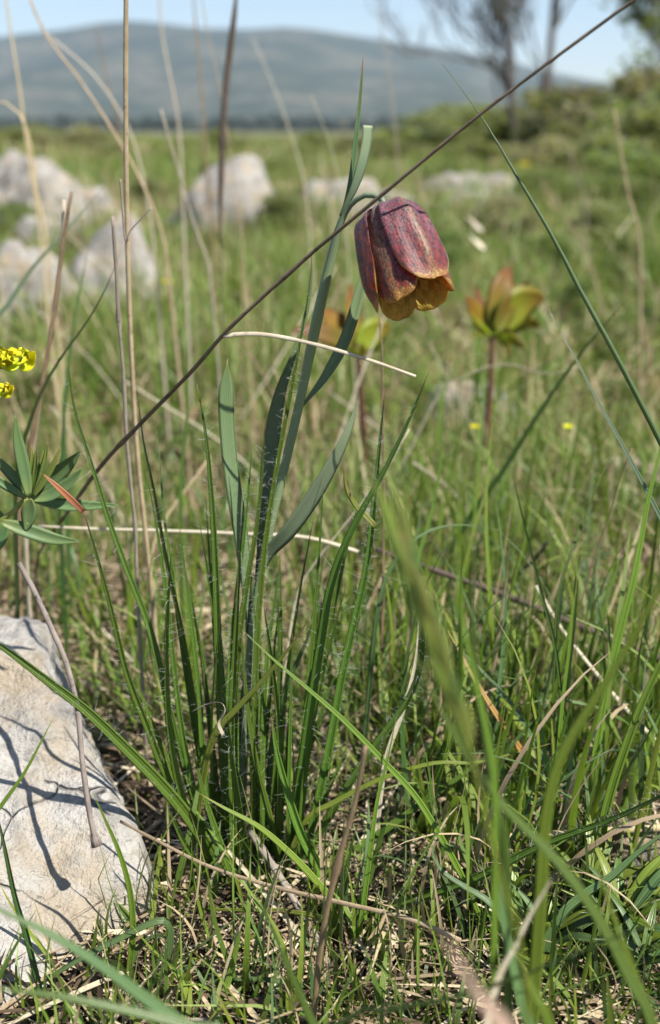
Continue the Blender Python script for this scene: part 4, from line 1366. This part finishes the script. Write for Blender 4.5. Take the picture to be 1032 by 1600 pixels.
SM = leaf_mat('spurge_leaf', [(0, (.20, .27, .09)), (.3, (.12, .21, .085)), (1, (.14, .23, .085))], trans=.25, stripes=1, rough=.45, spec=.4, vary=.2)
SMY = leaf_mat('spurge_young', [(0, (.16, .21, .05)), (.5, (.17, .23, .05)), (1, (.30, .32, .07))], trans=.3, stripes=1, rough=.45)
YEL = leaf_mat('spurge_yellow', [(0, (.50, .56, .03)), (.5, (.74, .70, .025)), (1, (.78, .70, .04))], trans=.40, stripes=2, rough=.65, spec=.2, glow=(1.1, 1.1, .4))
st1 = catmull([SPO, P(-70, 870, .395), P(-20, 830, .388), P(20, 800, .385), P(43, 776, .384)], 20)
link('stem', sweep_mesh(st1, .0030, 'tube', 'stalk', org=SPO), spg, mats=[SMY])
for lst, w, mt in [
        ([(24, 648), (28, 685), (38, 735), (45, 776)], 21, SM), ([(-20, 700), (0, 722), (25, 750), (44, 777)], 17, SM), ([(127, 704), (104, 728), (75, 755), (48, 777)], 30, SM),
        ([(129, 732), (110, 752), (80, 772), (50, 780)], 22, SM), ([(186, 789), (140, 790), (95, 788), (50, 780)], 19, SM), ([(40, 830), (44, 812), (46, 795), (46, 780)], 24, SM),
        ([(125, 846), (85, 842), (40, 828), (2, 815)], 24, SM), ([(-30, 720), (-10, 745), (20, 765), (42, 778)], 14, SM), ([(18, 822), (2, 812), (-15, 800), (-30, 790)], 22, SM),
        ([(-25, 880), (-5, 850), (5, 830), (8, 812)], 22, SM),
        ([(56, 700), (55, 730), (50, 760), (48, 778)], 11, SMY), ([(74, 690), (70, 720), (60, 755), (50, 776)], 12, SMY), ([(68, 705), (62, 735), (54, 760), (50, 776)], 11, SMY),
        ([(95, 698), (84, 725), (66, 755), (52, 776)], 11, SMY), ([(108, 712), (92, 735), (70, 760), (54, 777)], 10, SMY), ([(50, 695), (50, 725), (47, 750), (46, 774)], 11, SMY),
        ([(62, 722), (58, 742), (54, 760), (52, 775)], 15, SM)]:
    spg_part('leaf', lst, w, mt, 'grass', 'lance', .385 + random.uniform(-.006, .004), 20, random.uniform(-.5, .5), .3)
# flower heads held on stems that rise outside the frame
for cx, cy, D in ((14, 560, .40), (2, 602, .385)):
    a = catmull([SPO + Vector((-.01, 0, 0)), P(-110, 760, .40), P(-60, 660, D), P(cx - 12, cy + 10, D)], 20)
    link('stem', sweep_mesh(a, .0026, 'tube', 'stalk', org=SPO), spg, mats=[SMY])
    heads = [(cx + 16, cy - 6, 26), (cx - 16, cy - 8, 24)] if cx > 5 else [(cx + 3, cy, 17)]
    for hx, hy, rr_ in heads:
        c = P(hx, hy + 8, D)
        r = rr_ * depth(c) / F
        for k in range(2):                                # two cupped bracts
            s = -1 if k else 1
            tip = c + Vector((s * r * 1.1, -.002, r * .55))
            me = sweep_mesh(catmull([c + Vector((0, 0, -r * .3)), c + Vector((s * r * .55, -.0008, -r * .12)), tip], 14), r * 1.25, 'grass', 'lance', 0, 0, Vector((0, -.75, .6)), SPO)
            link('bract', me, spg, mats=[YEL])
        for k in range(13):                                # many small frilly bracts heaped into a dome
            an = 2.4 * k
            q = (k + .5) / 13
            rl = r * 1.25 * math.sqrt(q)
            root = c + Vector((math.cos(an) * rl * .55, math.sin(an) * rl * .45, r * (.40 - .45 * q)))
            tip = root + Vector((math.cos(an) * r * .42, math.sin(an) * r * .35, r * random.uniform(.12, .35)))
            link('bract', sweep_mesh(catmull([root, root.lerp(tip, .55) + Vector((0, 0, -r * .06)), tip], 8), r * random.uniform(.6, .9), 'grass', 'lance', random.uniform(-.4, .4), .3,
                                     Vector((-math.cos(an) * .3, -.6, .8)), SPO), spg, mats=[YEL])
        for k in range(6):                                 # stamens
            an = random.uniform(0, 6.28)
            b0 = c + Vector((math.cos(an) * r * .3, math.sin(an) * r * .3, r * .25))
            tip = b0 + Vector((math.cos(an) * r * .25, math.sin(an) * r * .2, r * random.uniform(.25, .45)))
            link('stamen', sweep_mesh([b0, b0.lerp(tip, .7), tip], .0009, 'tube', lambda v: .7 + 1.3 * ss(.6, .9, v), org=SPO), spg, mats=[YEL])

# ------------------------------------------------------------------ young reddish plants behind
SEEDM = []
for nm, c0, c1, c2 in (('seedling_red', (.22, .25, .03), (.26, .17, .03), (.22, .075, .035)), ('seedling_green', (.26, .32, .025), (.28, .32, .025), (.28, .17, .03)),
                       ('seedling_orange', (.30, .26, .02), (.32, .22, .025), (.27, .11, .03))):
    SEEDM.append(leaf_mat(nm, [(0, c0), (.5, c1), (1, c2)], trans=.5, stripes=5, rough=.45, glow=(1.2, 1.15, .4)))


def seedling(label, stem, D, leaves):
    b = P(stem[-1][0], stem[-1][1], D)
    b.z = ground_z(b.x, b.y)
    t = thing('seedling', label, 'young plant', b)
    sp_ = pts(stem, D)
    strand('stem', None, None, sp_, 12, M['red_stem'], 'tube', 'stalk', 20, 0, 0, True, t, jitter=.1)
    for lst, w, mi, roll in leaves:
        strand('leaf', None, None, pts(lst, D), w, SEEDM[mi], 'flat', 'lance', 22, roll + .3, .3, False, t, face=Vector((.15, -1, .5)))


seedling('young plant with reddish-green leaves on a dark red stem, right of the flower', [(770, 525), (768, 570), (765, 625), (757, 690)], .88, [
    ([(798, 418, 0.909), (790, 440, 0.895), (783, 475, 0.887), (775, 520, 0.880)], 54, 0, -.2), ([(852, 466, 0.902), (832, 469, 0.897), (808, 482, 0.889), (776, 515, 0.880)], 69, 1, .1),
    ([(828, 440, 0.895), (815, 452, 0.895), (800, 475, 0.887), (776, 515, 0.880)], 47, 0, .3), ([(728, 462, 0.866), (738, 480, 0.873), (752, 500, 0.880), (770, 520, 0.880)], 33, 2, -.3),
    ([(722, 478, 0.838), (738, 495, 0.852), (752, 508, 0.866), (769, 522, 0.880)], 28, 1, .3), ([(800, 520, 0.824), (792, 516, 0.838), (780, 518, 0.859), (770, 524, 0.880)], 21, 1, .5),
    ([(798, 560, 0.852), (793, 540, 0.859), (785, 528, 0.866), (772, 524, 0.880)], 16, 1, .3), ([(735, 526, 0.838), (748, 522, 0.852), (760, 522, 0.866), (769, 524, 0.880)], 16, 1, .3),
    ([(846, 512, 0.93), (828, 505, .92), (802, 508, .90), (776, 521, .88)], 34, 1, .4), ([(744, 446, .95), (750, 468, .93), (760, 495, .90), (770, 520, .88)], 30, 0, -.1),
    ([(712, 510, .93), (730, 508, .91), (750, 512, .895), (768, 522, .88)], 24, 2, .4), ([(822, 545, .84), (806, 534, .85), (788, 526, .865), (772, 523, .88)], 20, 1, .2)])
seedling('young plant with yellow-green leaves on a brown stem, behind the flower stem', [(558, 540), (562, 590), (566, 640), (570, 700)], .85, [
    ([(500, 478, 0.880), (515, 490, 0.873), (535, 510, 0.866), (556, 538, 0.852)], 61, 2, .1), ([(455, 520, 0.824), (480, 516, 0.831), (515, 524, 0.838), (554, 540, 0.852)], 35, 0, -.4),
    ([(548, 440, 0.895), (550, 465, 0.887), (554, 500, 0.866), (558, 538, 0.852)], 37, 2, .2), ([(612, 510, 0.873), (600, 514, 0.869), (582, 523, 0.861), (560, 540, 0.852)], 54, 1, .1),
    ([(570, 560, 0.824), (568, 553, 0.831), (562, 546, 0.838), (558, 540, 0.852)], 28, 1, .3)])

# bits of pale curled dead leaf blurred in the grass beyond the bell
for (x, y, w, lab) in ((742, 350, 11, 'pale pinkish dead leaf blurred in the grass right of the bell'), (745, 378, 11, 'second pale dead leaf just under the first, right of the bell')):
    strand('dead_leaf', lab, 'dead leaf', pts([(x - 14, y - 14), (x, y), (x + 13, y + 12)], 1.5), w, M['straw_pale'], 'flat', 'lance', 12, .3, .8, ground=False)

# ------------------------------------------------------------------ grass tufts, leafy sprigs and loose straws near the lens
def unit_blade(seed, bend, fold):
    g = random.Random(seed)
    path = []
    n = 9
    a = 0.0
    p = Vector()
    for i in range(n + 1):
        path.append(p.copy())
        a += bend / n * (1.0 + .8 * i / n)
        p = p + Vector((g.gauss(0, .012), math.sin(a), math.cos(a))) / n
    # unit length 1, unit width 1 in x: the width is set by the object's scale
    V, U, Fc = [], [], []
    for i, q in enumerate(path):
        v = i / n
        w = .5 * wprof('grass', v)
        tw = .25 * math.sin(seed + v * 2)
        for k, (cx, cy) in enumerate(((-1, 0), (0, fold), (1, 0))):
            V.append((q.x * 8 + cx * w, q.y + cy * w * .012 + tw * cx * w * .02, q.z))
            U.append(((cx + 1) / 2, v))
    for i in range(n):
        for k in range(2):
            a0 = i * 3 + k
            Fc.append((a0, a0 + 1, a0 + 4, a0 + 3))
    return mesh_from(V, Fc, U, name='blade')


BLADES = {}
for mi in range(6):
    for j in range(5):
        me = unit_blade(mi * 10 + j, [.25, .6, 1.0, 1.5, .45][j], .5)
        me.materials.append((GREEN + [M['grass_dark'], M['straw']])[mi])
        BLADES[(mi, j)] = me


def on_rock(x, y):
    return ((x + .163) / .115) ** 2 + ((y - .425) / .148) ** 2 < 1 and (x + .163) + .465 * (y - .418) < .084


def grass_tuft(x, y, nb, L, w, label, group, weights, spread=.012, tilt=.45):
    z = ground_z(x, y)
    t = thing('grass_tuft', label, 'grass tuft', (x, y, z), group)
    for _ in range(nb):
        mi = random.choices(range(6), weights)[0]
        o = bpy.data.objects.new('blade', BLADES[(mi, random.randrange(5))])
        COL.objects.link(o)
        o.parent = t
        l_ = L * random.uniform(.5, 1.15)
        o.location = (random.gauss(0, spread * .5), random.gauss(0, spread * .5), -.003)
        o.rotation_euler = (abs(random.gauss(0, tilt)) * .7, random.gauss(0, .12), random.uniform(0, 6.28))
        o.rotation_mode = 'ZXY' if False else 'XYZ'
        ww = w * random.uniform(.6, 1.25)
        o.scale = (ww, l_, l_)


W_GREEN = (5, 4, 3, 3, 2, 1)
W_MIX = (4, 3, 3, 2, 1, 5)
n_done = 0
# front tufts: short, sparse, between the litter and the lens
for _ in range(900):
    if n_done >= 58:
        break
    y = random.uniform(.265, .46)
    x = random.uniform(-.40, .42) * y * 1.05
    if on_rock(x, y) or math.hypot(x + .03, y - .35) < .03:
        continue
    lowx = x < .03
    L = random.uniform(.016, .040) if lowx else random.uniform(.025, .07)
    if y < .31:
        L *= .7
    grass_tuft(x, y, random.randint(4, 8), L, random.uniform(.0010, .0019), 'short green grass tuft sprouting from the straw litter around the hairy tuft', 'short grass tufts in the litter', W_MIX, .012, .7)
    n_done += 1
n_done = 0
for _ in range(900):
    if n_done >= 46:
        break
    y = random.uniform(.43, .95)
    x = random.uniform(-.36, .36) * y * 1.08
    if on_rock(x, y):
        continue
    if y < .5 and -.10 < x < .0 and random.random() < .6:
        continue
    L = random.uniform(.035, .085) * (1.0 if x < .05 else 1.25)
    grass_tuft(x, y, random.randint(7, 12), L, random.uniform(.0014, .0024), 'green meadow grass tuft standing in the band behind the flower', 'meadow grass tufts behind the flower', W_GREEN, .02, .5)
    n_done += 1

# tall tufts on the right and behind the hairy tuft, bent-over ones along the bottom
TALL = [('upright tall green grass tuft in the dense right-hand sward', 'tall grass tufts on the right', 64, (.03, .36), (.33, .62), (.06, .135), (.0016, .0030), .55, True),
        ('tall green grass tuft close behind the hairy tuft', 'tall grass tufts behind the hairy tuft', 48, (-.34, .10), (.43, .75), (.06, .12), (.0015, .0028), .6, True),
        ('sprawling green grass tuft along the bottom of the photo', 'sprawling grass tufts along the bottom', 72, (-.36, .36), (.262, .345), (.025, .065), (.0013, .0026), 1.15, False)]
for lab, grp, cnt, xr, yr, lr, wr, tl, up in TALL:
    k = 0
    while k < cnt:
        y = random.uniform(*yr)
        x = random.uniform(*xr) * (y if up else y * 1.0)
        if on_rock(x, y) or (up and math.hypot(x + .03, y - .35) < .05):
            continue
        grass_tuft(x, y, random.randint(6, 11), random.uniform(*lr), random.uniform(*wr), lab, grp, (5, 4, 4, 3, 2, 2), .016, tl)
        k += 1
# turf creeping up against the pale rock
k = 0
while k < 20:
    a = random.uniform(-2.6, .9)
    x, y = -.163 + .116 * math.cos(a), .425 + .150 * math.sin(a)
    grass_tuft(x, y, random.randint(4, 8), random.uniform(.015, .05), random.uniform(.0011, .002), 'small grass tuft growing against the foot of the big pale rock', 'grass tufts round the pale rock', W_MIX, .010, .7)
    k += 1

# leafy herb clumps that break up the meadow
for (px, py, h, w, m_) in [(30, 372, .10, .16, 'shrub_green'), (230, 330, .12, .18, 'shrub_olive'), (250, 400, .09, .12, 'shrub_green'), (80, 500, .06, .08, 'shrub_green'), (440, 372, .12, .16, 'shrub_green'),
                           (480, 330, .12, .2, 'shrub_olive'), (330, 420, .08, .12, 'shrub_olive'), (640, 380, .10, .15, 'shrub_green'), (700, 430, .09, .12, 'shrub_green'), (840, 330, .16, .25, 'shrub_green'),
                           (900, 300, .18, .3, 'shrub_olive'), (960, 330, .17, .22, 'shrub_green'), (1010, 370, .15, .18, 'shrub_green'), (930, 400, .12, .15, 'shrub_olive'), (860, 420, .09, .12, 'shrub_green'),
                           (990, 450, .10, .12, 'shrub_green'), (900, 500, .07, .09, 'shrub_green'), (820, 540, .05, .07, 'shrub_green'), (950, 560, .06, .08, 'shrub_olive'), (1020, 540, .07, .08, 'shrub_green'),
                           (330, 560, .05, .07, 'shrub_green'), (400, 490, .06, .08, 'shrub_olive'), (250, 620, .045, .06, 'shrub_green'), (640, 560, .05, .07, 'shrub_green'), (150, 610, .045, .06, 'shrub_green'),
                           (560, 330, .12, .2, 'shrub_brown'), (790, 380, .12, .16, 'shrub_brown'), (120, 420, .08, .12, 'shrub_brown'), (880, 640, .045, .06, 'shrub_green'), (300, 720, .04, .05, 'shrub_green'),
                           (970, 660, .045, .06, 'shrub_green'), (730, 520, .05, .07, 'shrub_brown'), (60, 640, .04, .05, 'shrub_green'), (700, 300, .14, .25, 'shrub_olive'), (330, 300, .14, .3, 'shrub_green')]:
    q = G(px, py)
    shrub(q.x, q.y, h, w, m_, 'low leafy herb clump lost in the blurred meadow grass', random.randrange(3), 'herb clumps in the meadow', 'herb_clump', 'plant')

# taller blades in the right-hand sward
for _ in range(60):
    y = random.uniform(.40, .85)
    x = y * random.uniform(.06, .34)
    l_ = random.uniform(.07, .15)
    o = bpy.data.objects.new('tall_grass', BLADES[(random.choices(range(6), W_GREEN)[0], random.randrange(5))])
    COL.objects.link(o)
    o.location = (x, y, ground_z(x, y) - .003)
    o.rotation_euler = (random.gauss(0, .28), random.gauss(0, .22), random.uniform(0, 6.28))
    o.scale = (random.uniform(.0018, .0034), l_, l_)
    tag(o, 'slim green grass blade standing tall in the right-hand sward', 'grass blade', 'tall blades in the right-hand sward')

# dry straws leaning in the meadow
for _ in range(70):
    y = random.uniform(.55, 2.6)
    x = random.uniform(-.33, .35) * y
    l_ = random.uniform(.10, .22) * (1 if y < 1.2 else 1.5)
    a = Vector((x, y, ground_z(x, y) - .004))
    d = Vector((random.gauss(0, .55), random.gauss(0, .4), 1)).normalized()
    p_ = [a, a + d * l_ * .5 + Vector((random.gauss(0, .006), 0, 0)), a + d * l_ + Vector((random.gauss(0, .02), random.gauss(0, .02), -l_ * .08))]
    o = link('meadow_straw', sweep_mesh(catmull(p_, 10), random.uniform(.0011, .0022) * (1 if y < 1.2 else 1.5), 'oval', 'stalk', org=a), None, a, [M[random.choice(('straw', 'straw_pale', 'straw_brown'))]])
    tag(o, 'thin dry straw leaning in the blurred meadow grass', 'straw', 'straws leaning in the meadow')

# loose straws on the litter
STRAWS = []
for j in range(10):
    g = random.Random(100 + j)
    c = [Vector((-.5, 0, 0)), Vector((-.2, g.gauss(0, .05), .02)), Vector((.15, g.gauss(0, .06), .015)), Vector((.5, g.gauss(0, .08), 0))]
    me = sweep_mesh(catmull(c, 8), .03, 'tube' if j % 2 else 'oval', 'stalk')
    me.materials.append([M['straw'], M['straw_pale'], M['straw_brown'], M['straw_grey'], M['straw']][j % 5])
    STRAWS.append(me)
k = 0
while k < 285:
    y = random.uniform(.275, .62)
    x = random.uniform(-.36, .38) * y * 1.05
    if on_rock(x, y):
        continue
    o = bpy.data.objects.new('dry_straw', random.choice(STRAWS))
    COL.objects.link(o)
    l_ = random.uniform(.02, .075)
    o.location = (x, y, ground_z(x, y) + random.uniform(.001, .007))
    o.rotation_euler = (random.gauss(0, .12), random.gauss(0, .16), random.uniform(0, 6.28))
    th = random.uniform(.6, 2.0)
    o.scale = (l_, l_ * .8 * th * .03 / .03, .025 * th)
    o.scale = (l_, .032 * th, .032 * th)
    tag(o, 'loose dry straw lying on the brown litter among the grass', 'straw', 'loose straws on the litter')
    k += 1


# ------------------------------------------------------------------ masses: litter, meadow grass, small leaves
def scatter(name, x, y, z, L, w, az, lean, curve, tint, mat, rings=5, fold=.4, flat=False):
    """N blades as one mesh: a short folded ribbon each (vectorised)."""
    N = len(x)
    s = np.linspace(0, 1, rings)
    ca, sa = np.cos(az), np.sin(az)
    base = np.stack([x, y, z], 1)
    hor = (lean[:, None] * s + curve[:, None] * s ** 2) * L[:, None]
    ver = L[:, None] * (s * np.cos(np.clip(lean, 0, 1.5))[:, None] - .35 * np.abs(curve)[:, None] * s ** 2)
    cx = base[:, 0, None] + ca[:, None] * hor
    cy = base[:, 1, None] + sa[:, None] * hor
    cz = base[:, 2, None] + ver
    tw = rng.uniform(-.9, .9, N)
    wx, wy = -np.sin(az + tw), np.cos(az + tw)
    prof = np.maximum(.06, (1 - s ** 2.4)) ** .8
    hw = .5 * w[:, None] * prof
    zoff = (rng.random(N)[:, None] - .5) * hw
    left = np.stack([cx - wx[:, None] * hw, cy - wy[:, None] * hw, cz + zoff], 2)
    mid = np.stack([cx + ca[:, None] * hw * fold, cy + sa[:, None] * hw * fold, cz - hw * fold * .5], 2)
    right = np.stack([cx + wx[:, None] * hw, cy + wy[:, None] * hw, cz - zoff], 2)
    v = np.stack([left, mid, right], 2).reshape(N, rings * 3, 3)
    one = []
    for i in range(rings - 1):
        for k in range(2):
            a = i * 3 + k
            one.append((a, a + 1, a + 4, a + 3))
    one = np.asarray(one, dtype=np.int32)
    nf = len(one)
    faces = (one[None] + (np.arange(N, dtype=np.int32) * rings * 3)[:, None, None]).reshape(-1)
    me = bpy.data.meshes.new(name)
    me.vertices.add(N * rings * 3)
    me.vertices.foreach_set('co', v.astype(np.float32).ravel())
    me.loops.add(len(faces))
    me.loops.foreach_set('vertex_index', faces)
    me.polygons.add(N * nf)
    me.polygons.foreach_set('loop_start', np.arange(0, N * nf * 4, 4, dtype=np.int32))
    me.polygons.foreach_set('use_smooth', np.ones(N * nf, dtype=bool))
    at = me.attributes.new('tint', 'FLOAT', 'POINT')
    at.data.foreach_set('value', np.repeat(tint, rings * 3).astype(np.float32))
    av = me.attributes.new('along', 'FLOAT', 'POINT')
    av.data.foreach_set('value', np.tile(np.repeat(s, 3), N).astype(np.float32))
    me.update()
    o = link(name, me, None, None, [mat])
    o['kind'] = 'stuff'
    return o


def grass_mass_mat():
    k = NT('meadow_grass_mass')
    t = k.n('Attribute', attribute_name='tint').outputs['Fac']
    al = k.n('Attribute', attribute_name='along').outputs['Fac']
    c = k.ramp(t, [(0, (.080, .145, .026)), (.25, (.130, .215, .034)), (.48, (.200, .265, .055)), (.60, (.17, .21, .08)), (.68, (.34, .29, .15)), (.85, (.46, .38, .25)), (1, (.30, .20, .12))])
    c = k.mix(k.ramp(al, [(.75, 0.0), (1, .35)]), c, k.mix(1.0, c, (1.7, 1.2, .9), 'MULTIPLY'))
    return k.surface(c, .42, None, .4, .33, k.mix(1.0, c, (1.2, 1.3, .55), 'MULTIPLY'))


def litter_mat():
    k = NT('litter_mass')
    t = k.n('Attribute', attribute_name='tint').outputs['Fac']
    p = k.pos()
    c = k.ramp(t, [(0, (.035, .024, .016)), (.3, (.11, .075, .048)), (.55, (.28, .21, .13)), (.85, (.48, .40, .26)), (1, (.60, .53, .40))])
    c = k.mix(k.ramp(k.noise(p, 900, 3), [(.5, 0.0), (.68, .5)]), c, (.06, .04, .028))
    return k.surface(c, .75, None, .2, .12)


def zs(x, y):
    return np.array([ground_z(a, b) for a, b in zip(x, y)])


def wedge(n, y0, y1, half=.36, power=2.0):
    """Points in the wedge of ground the camera can look over, denser towards it as power falls to 1."""
    u = rng.random(n)
    y = (y0 ** power + u * (y1 ** power - y0 ** power)) ** (1 / power)
    x = rng.uniform(-half, half, n) * (y + .12) * 1.05
    return x, y


def patch(x, y, f, off):
    return np.array([noise.noise(Vector((a * f, b * f, off))) for a, b in zip(x, y)])


ROCKMASK = lambda x, y: ((((x + .163) / .115) ** 2 + ((y - .425) / .150) ** 2) > 1) | ((x + .163) + .465 * (y - .418) > .080)
# litter in front, lying nearly flat
n = 17000
x, y = wedge(n, .22, .72, .40, 1.6)
m = ROCKMASK(x, y)
x, y = x[m], y[m]
n = len(x)
scatter('ground_litter', x, y, zs(x, y) + rng.uniform(.0, 1.0, n) ** 2 * .014, rng.uniform(.006, .05, n) ** 1.0, rng.uniform(.0005, .0026, n), rng.uniform(0, 6.28, n),
        rng.uniform(1.28, 1.57, n), rng.normal(0, .18, n), np.clip(rng.beta(1.5, 1.5, n), 0, 1), litter_mat(), 4, .5)
# broken leaf flakes and crumbs between the straws
n = 3600
x, y = wedge(n, .22, .70, .40, 1.6)
m = ROCKMASK(x, y)
x, y = x[m], y[m]
n = len(x)
scatter('leaf_litter', x, y, zs(x, y) + rng.uniform(.001, .009, n), rng.uniform(.004, .016, n), rng.uniform(.002, .0055, n), rng.uniform(0, 6.28, n),
        rng.uniform(1.0, 1.57, n), rng.normal(0, .5, n), rng.beta(1.2, 2.2, n), litter_mat(), 4, .6)
GM = grass_mass_mat()
X, Y, Z, L, W, A, LE, CU, TI = [[] for _ in range(9)]


def add_grass(n, y0, y1, l0, l1, w0, w1, dry, power=2.0, half=.38, leanmax=.5, keep=None):
    x, y = wedge(n, y0, y1, half, power)
    m = ROCKMASK(x, y)
    if keep is not None:
        m &= keep(x, y)
    x, y = x[m], y[m]
    k = len(x)
    pt = (patch(x, y, 3.4, 5.5) * .8 + patch(x, y, 9.0, 2.5) * .6) if y1 < 4 else patch(x, y, .7, 5.5) + patch(x, y, 2.0, 8.5) * .5
    X.append(x); Y.append(y); Z.append(zs(x, y) - .002)
    L.append(rng.uniform(l0, l1, k) * np.clip(1 + 1.3 * pt, .25, 2.2))
    W.append(rng.uniform(w0, w1, k))
    A.append(rng.uniform(0, 6.28, k))
    LE.append(np.abs(rng.normal(0, leanmax, k)).clip(0, 1.3))
    CU.append(rng.normal(0, .35, k))
    isdry = rng.random(k) < (dry - .7 * pt)
    TI.append(np.where(isdry, rng.uniform(.66, 1, k), np.clip(rng.normal(.30 + .25 * pt, .17, k), 0, .6)))


add_grass(900, .25, .48, .012, .05, .0007, .0016, .35, 1.5, .40, .6, lambda x, y: (np.hypot(x + .03, y - .35) > .02))
add_grass(5500, .46, 1.0, .03, .095, .0010, .0030, .20, 1.7, leanmax=.75)
add_grass(6500, .42, 1.0, .03, .09, .0006, .0013, .38, 1.6, leanmax=1.1)
add_grass(4500, .44, 1.3, .03, .10, .0008, .0020, .85, 1.6, leanmax=1.6)
add_grass(16000, 1.0, 3.0, .04, .12, .0018, .0050, .24, 1.6, leanmax=.75)
add_grass(5000, 1.0, 3.0, .04, .12, .0015, .0035, .85, 1.6, leanmax=1.4)
add_grass(34000, 3.0, 9.0, .06, .15, .003, .008, .42, 1.5)
add_grass(34000, 9.0, 34.0, .06, .17, .012, .03, .62, 1.4)
cat_ = lambda q: np.concatenate(q)
scatter('meadow_grass', cat_(X), cat_(Y), cat_(Z), cat_(L), cat_(W), cat_(A), cat_(LE), cat_(CU), cat_(TI), GM, 4, .4)

# low broad-leaved herbs in the sward
def herb_mass():
    n = 9000
    x, y = wedge(n, .46, 4.0, .38, 1.5)
    m = ROCKMASK(x, y) & (patch(x, y, 3.0, 9.1) > -.05)
    x, y = x[m], y[m]
    k = len(x)
    t = np.clip(rng.normal(.33, .12, k), 0, .55)
    sc = .6 + .5 * y
    scatter('ground_herbs', x, y, zs(x, y) + rng.uniform(0, .02, k), rng.uniform(.006, .016, k) * sc, rng.uniform(.003, .007, k) * sc, rng.uniform(0, 6.28, k),
            rng.uniform(.3, 1.3, k), rng.normal(0, .4, k), t, GM, 5, .3)


herb_mass()

# leafy sprigs at the lower right and in the sward
def sprig(px, py, label, nl, size, mats, D=None, lift=0.0):
    b = G(px, py) if D is None else P(px, py, D)
    b.z = ground_z(b.x, b.y)
    t = thing('leafy_sprig', label, 'small plant', b)
    h = size * 1.2
    top = b + Vector((random.gauss(0, .003), random.gauss(0, .003), h + lift))
    link('stem', sweep_mesh(catmull([b - Vector((0, 0, .003)), b.lerp(top, .5) + Vector((.001, 0, 0)), top], 8), .0012, 'tube', 'stalk', org=b), t, mats=[mats[0]])
    for i in range(nl):
        an = i * 2.4 + random.uniform(-.3, .3)
        q = b.lerp(top, .25 + .75 * i / nl)
        up = .25 + .75 * i / nl
        r = size * random.uniform(.7, 1.1)
        tip = q + Vector((math.cos(an) * r, math.sin(an) * r, r * (.15 + up * .7)))
        md = q.lerp(tip, .5) + Vector((0, 0, r * .12))
        link('leaf', sweep_mesh(catmull([q, md, tip], 10), r * random.uniform(.16, .24), 'grass', 'lance', 0, .3, Vector((math.cos(an) * -.4, math.sin(an) * -.4, 1)), b), t, mats=[mats[i % len(mats)]])


sprig(912, 1455, 'bright needle-leaved sprig at the lower right beside the rough brown stone', 20, .021, [GREEN[0], GREEN[2]])
sprig(950, 1530, 'low leafy sprig in the bottom right corner', 18, .022, [GREEN[3], GREEN[0]])
sprig(860, 1540, 'pale-leaved sprig at the bottom under the blurred pale blade', 16, .022, [GREEN[3], GREEN[2]])
sprig(1000, 1575, 'grey-green sprig at the very bottom right', 16, .022, [GREEN[3], GREEN[1]])
sprig(930, 1495, 'broad-leaved green sprig between the rough brown stone and the bottom edge', 18, .022, [GREEN[2], GREEN[1]])
sprig(800, 1475, 'small fresh sprig left of the blurred pale blade', 12, .016, [GREEN[0], GREEN[2]])
sprig(765, 1085, 'small upright needle-leaved sprig behind the tall blurred blade', 14, .016, [GREEN[0], GREEN[1]])
sprig(840, 1010, 'small bushy herb under the long brown twig', 16, .018, [GREEN[2], GREEN[0]])
sprig(900, 940, 'leafy herb in the grass above the bleached split stalk', 14, .018, [GREEN[0], GREEN[3]])
sprig(985, 960, 'leafy herb by the right edge behind the stout blade', 14, .018, [GREEN[0], GREEN[2]])

# yellow blossoms scattered in the sward
for (x, y, D, lab) in ((888, 668, .75, 'yellow blossom in the grass below the silvery blade'), (742, 668, .8, 'yellow blossom by the grey flat stone'), (262, 442, 1.3, 'blurred yellow blossom below the greyish boulder'),
                       (820, 258, 4.0, 'blurred yellow blossom at the foot of the bare trees')):
    c = P(x, y, D)
    b = Vector((c.x, c.y, ground_z(c.x, c.y)))
    t = thing('yellow_flower', lab, 'flower', b)
    link('stem', sweep_mesh(catmull([b, b.lerp(c, .5) + Vector((.002, 0, 0)), c], 8), .0016 * D, 'tube', 'stalk', org=b), t, mats=[GREEN[2]])
    r = 8 * depth(c) / F
    for kk in range(5):
        an = kk * 1.2566
        tip = c + Vector((math.cos(an) * r, math.sin(an) * r, r * .5))
        link('petal', sweep_mesh(catmull([c, c.lerp(tip, .5) + Vector((0, 0, -r * .1)), tip], 8), r * .9, 'flat', 'lance', 0, 0, Vector((0, -.5, 1)), b), t, mats=[YEL])

# ------------------------------------------------------------------ haze
def haze():
    k = NT('haze_air')
    v = k.n('VolumePrincipled', {'Color': (.66, .78, .96), 'Density': HAZE_DENSITY, 'Anisotropy': 0.15})
    k.t.links.new(v.outputs[0], k.out.inputs['Volume'])
    x0, x1, y0, y1, z0, z1 = -3600, 3600, -60, 5400, -2.5, 420
    z0 = -9.0
    V = [(x, y, z) for z in (z0, z1) for y in (y0, y1) for x in (x0, x1)]
    Fc = [(0, 2, 3, 1), (4, 5, 7, 6), (0, 1, 5, 4), (2, 6, 7, 3), (0, 4, 6, 2), (1, 3, 7, 5)]
    o = link('haze', mesh_from(V, Fc, smooth=False), None, None, [k.m])
    o['kind'] = 'stuff'


HAZE_DENSITY = 1.3e-4
haze()
